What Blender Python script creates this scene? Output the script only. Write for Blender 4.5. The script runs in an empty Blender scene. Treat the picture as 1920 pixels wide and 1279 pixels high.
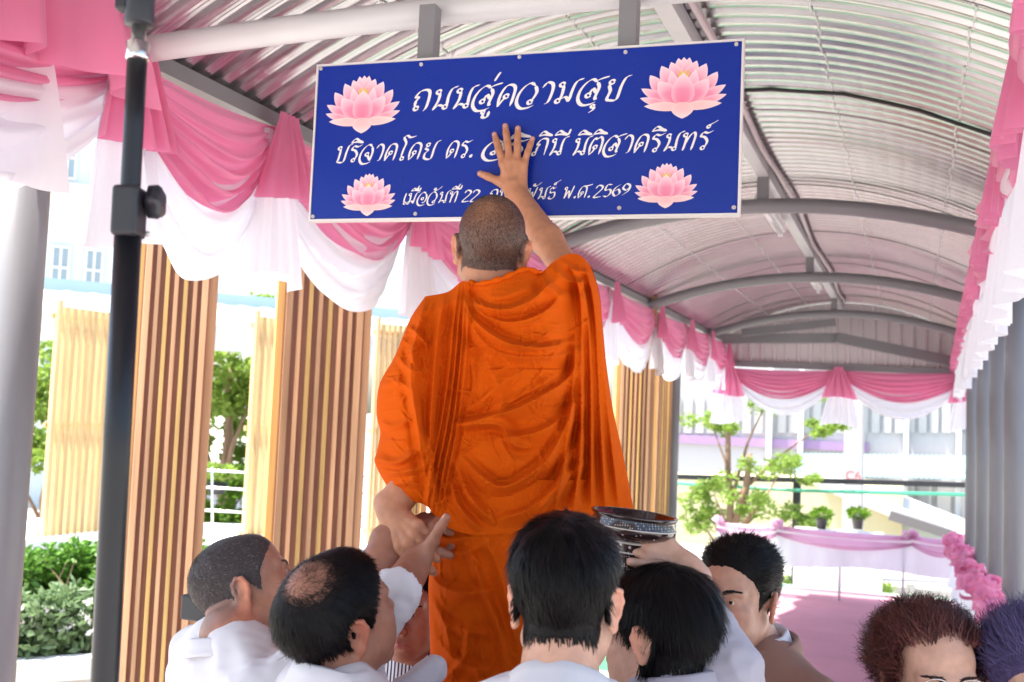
import bpy, math, random
import numpy as np
from mathutils import Vector, Matrix
random.seed(7); RNG = np.random.default_rng(11)
S = bpy.context.scene; COL = S.collection
rad = math.radians

# ------------------------------------------------------------------ camera
FPX = 2026.3; TH = .3573; PI_ = .0690; RO = .0416
CAMP = np.array([0., 0., 1.9])
_f = np.array([-math.sin(TH)*math.cos(PI_), math.cos(TH)*math.cos(PI_), math.sin(PI_)])
_r = np.array([math.cos(TH), math.sin(TH), 0.]); _u = np.cross(_r, _f)
_R2 = math.cos(RO)*_r + math.sin(RO)*_u; _U2 = -math.sin(RO)*_r + math.cos(RO)*_u
CR = np.array([_R2, _U2, _f])
cd = bpy.data.cameras.new('camera'); cam = bpy.data.objects.new('camera', cd); COL.objects.link(cam)
cd.sensor_width = 36; cd.lens = FPX/1920*36; cd.clip_end = 2000; cd.clip_start = .05
M = Matrix(((_R2[0], _U2[0], -_f[0], 0), (_R2[1], _U2[1], -_f[1], 0), (_R2[2], _U2[2], -_f[2], 1.9), (0, 0, 0, 1)))
cam.matrix_world = M; S.camera = cam
cd.dof.use_dof = True; cd.dof.focus_distance = 2.45; cd.dof.aperture_fstop = 5.6
# ------------------------------------------------------------------ world, sun, exposure
SUN_EL, SUN_AZ = 68, 112          # azimuth measured from +Y towards -X (left of the walkway)
w = bpy.data.worlds.new('World'); S.world = w; w.use_nodes = True
nt = w.node_tree; bg = nt.nodes['Background']; sky = nt.nodes.new('ShaderNodeTexSky')
sky.sky_type = 'NISHITA'; sky.sun_disc = False; sky.sun_elevation = rad(SUN_EL); sky.sun_rotation = rad(-SUN_AZ)
sky.dust_density = 3.0; sky.air_density = 1.0
nt.links.new(sky.outputs[0], bg.inputs[0]); bg.inputs[1].default_value = .15
sl = bpy.data.lights.new('sun', 'SUN'); so = bpy.data.objects.new('sun', sl); COL.objects.link(so)
sl.energy = 4.2; sl.angle = rad(.53); sl.color = (1, .95, .87)
sd = Vector((-math.sin(rad(SUN_AZ))*math.cos(rad(SUN_EL)), math.cos(rad(SUN_AZ))*math.cos(rad(SUN_EL)), math.sin(rad(SUN_EL))))
so.rotation_euler = sd.to_track_quat('Z', 'Y').to_euler()
S.view_settings.view_transform = 'Standard'; S.view_settings.look = 'None'; S.view_settings.exposure = 1.75
S.cycles.max_bounces = 10; S.cycles.diffuse_bounces = 5; S.cycles.transparent_max_bounces = 12
S.cycles.sample_clamp_indirect = 6

# ------------------------------------------------------------------ helpers: measuring rays
def ray(x, y): return np.array([(x-960)/FPX, (639.5-y)/FPX, 1.]) @ CR
def atX(px, py, x): d = ray(px, py); return CAMP + d*(x/d[0])
def atY(px, py, y): d = ray(px, py); return CAMP + d*(y/d[1])
def atD(px, py, t): return CAMP + ray(px, py)*t

# ------------------------------------------------------------------ helpers: materials
def mat(name, col, rough=.6, metal=0., noise=None, bump=None, attr=None, trans=0., sss=0., sheen=0., coat=0., spec=.5):
    """noise=(scale, amount) colour variation; bump=(scale, strength, distance); attr = vertex colour attribute multiplied in"""
    m = bpy.data.materials.new(name); m.use_nodes = True
    t = m.node_tree; N = t.nodes; L = t.links; b = N['Principled BSDF']; out = N['Material Output']
    b.inputs['Roughness'].default_value = rough; b.inputs['Metallic'].default_value = metal
    b.inputs['Specular IOR Level'].default_value = spec
    if sheen: b.inputs['Sheen Weight'].default_value = sheen
    if coat: b.inputs['Coat Weight'].default_value = coat
    if sss:
        b.inputs['Subsurface Weight'].default_value = sss; b.inputs['Subsurface Radius'].default_value = (.012, .005, .003); b.inputs['Subsurface Scale'].default_value = 1
    src = None
    if attr:
        a = N.new('ShaderNodeAttribute'); a.attribute_name = attr; src = a.outputs['Color']
    else:
        rgb = N.new('ShaderNodeRGB'); rgb.outputs[0].default_value = (*col, 1); src = rgb.outputs[0]
    if noise:
        tc = N.new('ShaderNodeTexCoord'); nz = N.new('ShaderNodeTexNoise')
        mp = N.new('ShaderNodeMapping'); L.new(tc.outputs['Object'], mp.inputs[0]); L.new(mp.outputs[0], nz.inputs['Vector'])
        if len(noise) > 2: mp.inputs['Scale'].default_value = noise[2]
        nz.inputs['Scale'].default_value = noise[0]; nz.inputs['Detail'].default_value = 6
        mr = N.new('ShaderNodeMapRange'); mr.inputs['From Min'].default_value = .25; mr.inputs['From Max'].default_value = .75
        mr.inputs['To Min'].default_value = 1-noise[1]; mr.inputs['To Max'].default_value = 1+noise[1]
        L.new(nz.outputs['Fac'], mr.inputs['Value'])
        mx = N.new('ShaderNodeVectorMath'); mx.operation = 'SCALE'; L.new(src, mx.inputs[0]); L.new(mr.outputs[0], mx.inputs['Scale']); src = mx.outputs[0]
    L.new(src, b.inputs['Base Color'])
    if bump:
        tc = N.new('ShaderNodeTexCoord'); nz = N.new('ShaderNodeTexNoise'); mp = N.new('ShaderNodeMapping')
        L.new(tc.outputs['Object'], mp.inputs[0]); L.new(mp.outputs[0], nz.inputs['Vector'])
        if len(bump) > 3: mp.inputs['Scale'].default_value = bump[3]
        nz.inputs['Scale'].default_value = bump[0]; nz.inputs['Detail'].default_value = 5
        bp = N.new('ShaderNodeBump'); bp.inputs['Strength'].default_value = bump[1]; bp.inputs['Distance'].default_value = bump[2]
        L.new(nz.outputs['Fac'], bp.inputs['Height']); L.new(bp.outputs[0], b.inputs['Normal'])
    if trans:
        tr = N.new('ShaderNodeBsdfTranslucent'); L.new(src, tr.inputs[0]); ms = N.new('ShaderNodeMixShader'); ms.inputs[0].default_value = trans
        L.new(b.outputs[0], ms.inputs[1]); L.new(tr.outputs[0], ms.inputs[2]); L.new(ms.outputs[0], out.inputs[0])
    return m

# ------------------------------------------------------------------ helpers: meshes
def link(name, verts, faces, m, parent=None, smooth=False, cols=None):
    me = bpy.data.meshes.new(name); me.from_pydata([tuple(v) for v in verts], [], [tuple(int(i) for i in f) for f in faces]); me.update()
    if smooth: me.polygons.foreach_set('use_smooth', [True]*len(me.polygons))
    if cols is not None:
        a = me.color_attributes.new('Col', 'FLOAT_COLOR', 'POINT')
        c = np.ones((len(verts), 4), np.float32); c[:, :3] = cols; a.data.foreach_set('color', c.ravel())
    me.materials.append(m); o = bpy.data.objects.new(name, me); COL.objects.link(o)
    if parent is not None:
        o.parent = parent; o.matrix_parent_inverse = Matrix.LocRotScale(parent.location, parent.rotation_euler, None).inverted()
    return o
def thing(name, label, cat, loc=(0, 0, 0), group=None):
    o = bpy.data.objects.new(name, None); COL.objects.link(o); o.location = loc; o.empty_display_size = .1
    o['label'] = label; o['category'] = cat
    if group: o['group'] = group
    return o
def tag(o, label, cat, group=None):
    o['label'] = label; o['category'] = cat
    if group: o['group'] = group
    return o
def structure(o): o['kind'] = 'structure'; return o
class MB:
    def __init__(s): s.v = []; s.f = []; s.c = []
    def add(s, vs, fs, col=None):
        n = len(s.v); s.v += [tuple(v) for v in vs]; s.f += [tuple(int(i)+n for i in f) for f in fs]
        if col is not None:
            col = np.asarray(col, float); s.c += [tuple(col)]*len(vs) if col.ndim == 1 else [tuple(c) for c in col]
        return s
    def box(s, c, d, R=None, col=None):
        vs = np.array([[x, y, z] for x in (-.5, .5) for y in (-.5, .5) for z in (-.5, .5)])*np.array(d)
        if R is not None: vs = vs @ np.array(R).T
        return s.add(vs+np.array(c), [(0, 1, 3, 2), (4, 6, 7, 5), (0, 4, 5, 1), (2, 3, 7, 6), (0, 2, 6, 4), (1, 5, 7, 3)], col)
    def bar(s, a, b, wd, ht, up=(0, 0, 1), col=None):
        a = np.array(a, float); b = np.array(b, float); t = b-a; L = np.linalg.norm(t); t /= L
        x = np.cross(t, up); n = np.linalg.norm(x); x = x/n if n > 1e-6 else np.array([1., 0, 0]); z = np.cross(x, t)
        return s.box((a+b)/2, (wd, L, ht), np.array([x, t, z]).T, col)
    def tube(s, pts, r, n=12, caps=True, col=None):
        pts = np.array(pts, float); k = len(pts); r = np.broadcast_to(r, (k,)) if np.ndim(r) < 2 else r
        t = np.gradient(pts, axis=0); t /= np.linalg.norm(t, axis=1)[:, None]+1e-12
        ref = np.array([0, 0, 1.]) if abs(t[0][2]) < .9 else np.array([1., 0, 0]); vs = []
        x = np.cross(ref, t[0]); x /= np.linalg.norm(x)
        for i in range(k):
            x = x-t[i]*np.dot(x, t[i]); x /= np.linalg.norm(x)+1e-12; y = np.cross(t[i], x)
            for j in range(n):
                a = 2*math.pi*j/n; vs.append(pts[i]+r[i]*(math.cos(a)*x+math.sin(a)*y))
        fs = [(i*n+j, i*n+(j+1) % n, (i+1)*n+(j+1) % n, (i+1)*n+j) for i in range(k-1) for j in range(n)]
        if caps: fs += [tuple(range(n))[::-1], tuple((k-1)*n+j for j in range(n))]
        return s.add(vs, fs, col)
    def lathe(s, prof, c, axis=(0, 0, 1), n=40, col=None):
        ax = np.array(axis, float); ax /= np.linalg.norm(ax); x = np.cross(ax, [0, 1, 0.]); x /= np.linalg.norm(x); y = np.cross(ax, x)
        vs = [np.array(c)+ax*z+r*(math.cos(2*math.pi*j/n)*x+math.sin(2*math.pi*j/n)*y) for (r, z) in prof for j in range(n)]
        k = len(prof); fs = [(i*n+j, i*n+(j+1) % n, (i+1)*n+(j+1) % n, (i+1)*n+j) for i in range(k-1) for j in range(n)]
        return s.add(vs, fs, col)
    def grid(s, P, col=None):
        P = np.asarray(P, float); a, b = P.shape[:2]
        fs = [(i*b+j, i*b+j+1, (i+1)*b+j+1, (i+1)*b+j) for i in range(a-1) for j in range(b-1)]
        return s.add(P.reshape(-1, 3), fs, None if col is None else np.asarray(col))
    def build(s, name, m, parent=None, smooth=False):
        return link(name, s.v, s.f, m, parent, smooth, np.array(s.c) if s.c else None)
def bevel(o, wd=.004, seg=2):
    b = o.modifiers.new('bevel', 'BEVEL'); b.width = wd; b.segments = seg; b.limit_method = 'ANGLE'; return o
def solid(o, t=.002):
    b = o.modifiers.new('solid', 'SOLIDIFY'); b.thickness = t; b.offset = 0; return o
def vnoise(P, sc=1., seed=0, octv=3):
    """cheap smooth pseudo noise in numpy, about -1..1"""
    P = np.asarray(P, float)*sc; r = np.random.default_rng(seed); out = np.zeros(P.shape[:-1]); amp = 1.; tot = 0
    for o in range(octv):
        for k in range(5):
            d = r.normal(size=3); d /= np.linalg.norm(d); out += amp*np.sin(P @ (d*(1.6**k*.9+.6))*1.7 + r.uniform(0, 6.28) + 1.3*np.sin(P @ (np.roll(d, 1)*1.9) + r.uniform(0, 6)))/5
        tot += amp; amp *= .5; P = P*2.1
    return out/tot*1.6
def cr(pts, n=8):
    """Catmull-Rom resample"""
    p = np.array(pts, float); p = np.vstack([2*p[0]-p[1], p, 2*p[-1]-p[-2]]); out = []
    for i in range(1, len(p)-2):
        for t in np.linspace(0, 1, n, endpoint=False):
            out.append(.5*((2*p[i])+(-p[i-1]+p[i+1])*t+(2*p[i-1]-5*p[i]+4*p[i+1]-p[i+2])*t*t+(-p[i-1]+3*p[i]-3*p[i+1]+p[i+2])*t**3))
    out.append(p[-2]); return np.array(out)
# sign plane
sg = np.array([-1.0241, 2.6960, 2.6586]); PH = .0594; SW, SH = 1.2, .4457
Rz = np.array([[math.cos(PH), -math.sin(PH), 0], [math.sin(PH), math.cos(PH), 0], [0, 0, 1]])
def s2w(x, z, off=0.): return sg + Rz @ np.array([x, -off, z])      # off = distance towards the camera
_n = Rz @ np.array([0, -1., 0])
def p2s(px, py):
    d = ray(px, py); t = np.dot(sg-CAMP, _n)/np.dot(d, _n); q = Rz.T @ (CAMP+d*t-sg); return q[0], q[2]
# ================================================================== ground, floor, canopy
M_grey = mat('grey_paint', (.22, .222, .235), .38, .0, noise=(3, .06), spec=.6)
M_white_steel = mat('white_steel', (.62, .63, .64), .35, 0, noise=(4, .05))
M_conc = mat('concrete', (.42, .41, .39), .85, noise=(2.5, .15), bump=(30, .2, .01))
M_carpet = mat('pink_carpet', (.44, .19, .235), .95, noise=(1.3, .12), bump=(180, .5, .004))
M_green = mat('green_carpet', (.06, .26, .13), .95, noise=(2, .12), bump=(180, .4, .004))
M_soil = mat('ground_paving', (.42, .40, .36), .9, noise=(.8, .12))
YE = 15.3
FLY = lambda y: 0. if y < 3 else -(y-3)*.0345
mb = MB(); mb.add([(-400, -400, -1.2), (400, -400, -1.2), (400, 700, -1.2), (-400, 700, -1.2)], [(0, 1, 2, 3)])
structure(mb.build('ground', M_soil))
mb = MB()   # raised walkway slab, rising as a gentle ramp
xs = (-2.8, 1.05)
mb.add([(x, y, z) for y in (-3, 3, 10, 17.2) for x in xs for z in (-1.3, FLY(y))],
       [(4*i+1, 4*i+3, 4*i+7, 4*i+5) for i in range(3)]+[(4*i, 4*i+1, 4*i+5, 4*i+4) for i in range(3)]+[(4*i+2, 4*i+6, 4*i+7, 4*i+3) for i in range(3)]+[(12, 13, 15, 14), (0, 2, 3, 1)])
structure(mb.build('walkway_floor', M_conc))
def strip(name, x0, x1, y0, y1, dz, m):
    b = MB(); ys = [y for y in (y0, 3, 10, y1) if y0 <= y <= y1]
    for a, c in zip(ys[:-1], ys[1:]): b.add([(x0, a, FLY(a)+dz), (x1, a, FLY(a)+dz), (x1, c, FLY(c)+dz), (x0, c, FLY(c)+dz)], [(0, 1, 2, 3)])
    return structure(b.build(name, m))
strip('green_carpet', -2.75, 1.0, 9.0, 17.1, .004, M_green)
strip('pink_carpet', -1.75, .95, -2.8, 16.9, .009, M_carpet)

# ---- the canopy
XL, XR, XM, ZE, ZR = -2.54, .70, -.95, 3.05, 3.62
canopy = thing('walkway_canopy', 'arched silver corrugated roof on grey round columns above the blue sign', 'canopy', (XM, 3.5, 0))
hw = (XR-XL)/2; xc = (XL+XR)/2
def roofz(x, base=ZE+.07, top=ZR): u = (x-xc)/hw; return base+(top-base)*(1-u*u)
def make_roof_mat():
    m = bpy.data.materials.new('galvanised_sheet'); m.use_nodes = True; t = m.node_tree; N = t.nodes; L = t.links; b = N['Principled BSDF']
    b.inputs['Metallic'].default_value = .9; b.inputs['Roughness'].default_value = .3
    tc = N.new('ShaderNodeTexCoord'); mp = N.new('ShaderNodeMapping'); mp.inputs['Scale'].default_value = (1.2, 26, 1)
    nz = N.new('ShaderNodeTexNoise'); nz.inputs['Scale'].default_value = 2; nz.inputs['Detail'].default_value = 4
    L.new(tc.outputs['Object'], mp.inputs[0]); L.new(mp.outputs[0], nz.inputs['Vector'])
    r = N.new('ShaderNodeValToRGB'); r.color_ramp.elements[0].color = (.36, .345, .35, 1); r.color_ramp.elements[1].color = (.70, .685, .69, 1)
    L.new(nz.outputs['Fac'], r.inputs[0]); L.new(r.outputs[0], b.inputs['Base Color'])
    mr = N.new('ShaderNodeMapRange'); mr.inputs['To Min'].default_value = .12; mr.inputs['To Max'].default_value = .28; L.new(nz.outputs['Fac'], mr.inputs['Value']); L.new(mr.outputs[0], b.inputs['Roughness'])
    return m
M_roof = make_roof_mat()
pitch = .112
prof = []      # trapezoid ribs with a small stiffening bead in the pan
for k in range(int(19.5/pitch)):
    y = -3.2+k*pitch
    prof += [(y+a*.8, b) for a, b in ((0, 0), (.017, .001), (.0205, .006), (.024, .001), (.043, .001), (.0465, .006), (.05, .001), (.067, 0), (.083, .034), (.124, .034))]
nx = 40
def sheetP(xa, xb, dz, n, prof=prof):
    P = np.zeros((len(prof), n, 3)); X = np.linspace(xa, xb, n)
    for i, (y, h) in enumerate(prof): P[i, :, 0] = X; P[i, :, 1] = y; P[i, :, 2] = roofz(X)+h+dz
    return P
prof_r = [q for q in prof if q[0] < 15.6]
mb = MB().grid(sheetP(XL-.12, XR+.12, 0, nx, prof_r)); mb.build('roof_sheet', M_roof, canopy)
M_crimp = mat('crimp_metal', (.62, .61, .61), .3, .7)
for xq in (XM-.95, XM-.43, XM+.55, XM+1.13):
    jit = [(y, h) for y, h in prof_r]
    P = sheetP(xq-.0035, xq+.0035, -.005, 2, jit)
    P[:, :, 0] += (.006*np.sign(np.sin(np.arange(len(jit))*2*math.pi/40)))[:, None]
    solid(MB().grid(P).build('crimp_seam', M_crimp, canopy), .003)
# lap joints between sheets: a thin darker step every metre
M_lap = mat('lap_dark', (.16, .15, .16), .6)
for y in [-3.2+pitch*k for k in range(12, 164, 17)]:
    X = np.linspace(XL-.1, XR+.1, 24)
    MB().tube(np.c_[X, 0*X+y+.105, roofz(X)+.001], .0022, 5).build('lap_joint', M_lap, canopy)
def arch(y, r, m, zl=ZE-.01, zt=3.34, name='arch_beam', xl=XL-.02, xr=XR+.02):
    X = np.linspace(xl, xr, 28); u = (X-xc)/(hw+.02); Z = zl+(zt-zl)*(1-u*u)
    return MB().tube(np.c_[X, 0*X+y, Z], r, 16).build(name, m, canopy, True)
arch(2.80, .042, M_white_steel, 3.03, 3.07)
for y in (7.13, 10.6, 14.0): arch(y, .05, M_grey)
for y, xp in ((7.13, (XM,)), (10.6, (XM,)), (14.0, (XM,))):
    for x in xp:
        mb = MB(); mb.box((x, y+.02, (3.34+roofz(x))/2), (.075, .045, roofz(x)-3.32)); bevel(mb.build('strut', M_grey, canopy), .003)
# eave purlins and ridge purlin
for x in (XL, XR): mb = MB(); mb.box((x, 6.2, ZE+.04), (.07, 18.6, .06)); mb.build('eave_purlin', M_grey, canopy)
mb = MB(); mb.box((XM, 6.2, roofz(XM)-.045), (.075, 18.4, .08)); mb.build('ridge_purlin', M_white_steel, canopy)
for px in (792, 1172):      # the two hangers that carry the sign
    q = p2s(px, 60); x, y = s2w(q[0], 0, -.052)[:2]; z0 = s2w(0, -.1)[2]; zt = 3.055
    mb = MB(); mb.box((x, y, (z0+zt)/2), (.05, .05, zt-z0), Rz); bevel(mb.build('hanger', M_grey, canopy), .003)
# columns
cols = [(XL-.11, y, .082) for y in (2.62, 7.13, 12.6)]+[(.67, y, .085) for y in (8.2, 9.75, 11.7, 13.9)]
for x, y, r in cols:
    MB().tube([(x, y, FLY(y)), (x, y, 1.5), (x, y, ZE)], r, 28).build('column', M_grey, canopy, True)
# end gable: tie beams, sloping rafters and a ribbed closing panel
M_panel = mat('panel_sheet', (.72, .66, .68), .45, .1, noise=(2, .06))
yb = YE-.1
mb = MB(); mb.bar((XL-.1, yb, 2.76), (XR+.1, yb, 2.70), .09, .08); mb.build('tie_beam', M_grey, canopy)
mb = MB(); mb.bar((XL+.1, yb-.5, 3.06), (XM, yb-.5, 3.09), .1, .13); mb.build('tie_beam', M_grey, canopy)
mb = MB(); mb.bar((XM, yb-.6, 3.09), (XR+.1, yb-.15, 2.77), .1, .13); mb.build('rafter', M_grey, canopy)
mb = MB(); mb.bar((XL+.4, yb-.8, 3.12), (XM, yb-.8, 3.27), .08, .1); mb.build('rafter', M_grey, canopy)
P = []; X = np.arange(XL-.1, XR+.12, .018)
off = np.where((np.arange(len(X)) % 9) < 3, -.028, 0)
MB().grid(np.array([[(x, yb+.05+o, z if z < 3 else float(roofz(x))-.01) for x, o in zip(X, off)] for z in (2.73, 3.2)])).build('gable_panel', M_panel, canopy)
# cable, conduit and tube light under the roof
M_black = mat('black_rubber', (.012, .012, .014), .45)
X = np.linspace(XL-.1, XR+.1, 40); yc = 5.45
P = np.c_[X, yc+.012*np.sin(X*7), roofz(X)-.010-.006*np.abs(np.sin(X*9))]
tag(MB().tube(P, .010, 8).build('power_cable', M_black, None, True), 'black electric cable pinned across the roof sheet right of the sign', 'cable')
Yc = np.linspace(-1, 14.8, 60)
P = np.c_[XM+.085+.018*np.sin(Yc*1.7), Yc, np.full(60, roofz(XM)-.03)-.012*np.abs(np.sin(Yc*2.6))]
M_conduit = mat('pink_grey_conduit', (.55, .47, .48), .4)
tag(MB().tube(P, .017, 8).build('conduit', M_conduit, None, True), 'pale grey wiring conduit running along the ridge of the canopy', 'conduit')
M_lamp = mat('lamp_housing', (.78, .78, .78), .4); M_tube = mat('tube_glass', (.85, .86, .86), .2)
for y0, lab in ((7.5, 'white tube light on the ridge, nearest one behind the sign'), (11.2, 'white tube light on the ridge, far one near the end gable')):
    t = thing('tube_light', lab, 'light', (XM-.05, y0+.6, 3.4), 'tube lights along the ridge')
    mb = MB(); mb.box((XM-.06, y0+.6, 3.47), (.075, 1.26, .05)); mb.build('housing', M_lamp, t)
    mb = MB(); mb.tube([(XM-.06, y0+.0, 3.43), (XM-.06, y0+1.2, 3.43)], .015, 12); mb.build('tube', M_tube, t, True)
    for q in (.02, 1.18):
        mb = MB(); mb.box((XM-.06, y0+q, 3.43), (.035, .03, .05)); mb.build('end_cap', M_lamp, t)
# ================================================================== the blue sign
sign = thing('sign_board', 'blue rectangular sign with white Thai lettering and four pink lotuses under the roof', 'sign', tuple(sg-[0, 0, SH/2]))
def make_sign_mat():
    m = bpy.data.materials.new('sign_blue'); m.use_nodes = True; b = m.node_tree.nodes['Principled BSDF']
    N = m.node_tree.nodes; L = m.node_tree.links
    tc = N.new('ShaderNodeTexCoord'); v = N.new('ShaderNodeTexVoronoi'); v.inputs['Scale'].default_value = 46; L.new(tc.outputs['Object'], v.inputs['Vector'])
    r = N.new('ShaderNodeValToRGB'); r.color_ramp.elements[0].position = .035; r.color_ramp.elements[1].position = .06
    r.color_ramp.elements[0].color = (.05, .07, .3, 1); r.color_ramp.elements[1].color = (.003, .026, .30, 1)
    L.new(v.outputs['Distance'], r.inputs[0]); L.new(r.outputs[0], b.inputs['Base Color'])
    b.inputs['Roughness'].default_value = .22; b.inputs['Specular IOR Level'].default_value = .28
    return m
mb = MB(); mb.box(s2w(0, 0, -.010), (SW, .02, SH), Rz); bevel(mb.build('panel', make_sign_mat(), sign), .0015, 1)
M_edge = mat('sign_edge', (.72, .70, .70), .4, .2); mb = MB()
for x, z, wx, hz in ((0, SH/2+.003, SW+.012, .006), (0, -SH/2-.003, SW+.012, .006), (-SW/2-.003, 0, .006, SH), (SW/2+.003, 0, .006, SH)):
    mb.box(s2w(x, z, -.013), (wx, .03, hz), Rz)
mb.build('edge_frame', M_edge, sign)
M_screw = mat('screw_steel', (.6, .58, .55), .35, .7)
for px, py in ((602, 129), (790, 121), (974, 107), (1173, 98), (1381, 83), (587, 406), (779, 401), (1161, 390), (1376, 389)):
    x, z = p2s(px, py); mb = MB(); mb.lathe([(.0001, .0008), (.0022, .0008), (.0028, .0035), (.0052, .003), (.0058, .0005)], s2w(x, z, 0), _n, 14); mb.build('screw', M_screw, sign, True)
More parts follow.
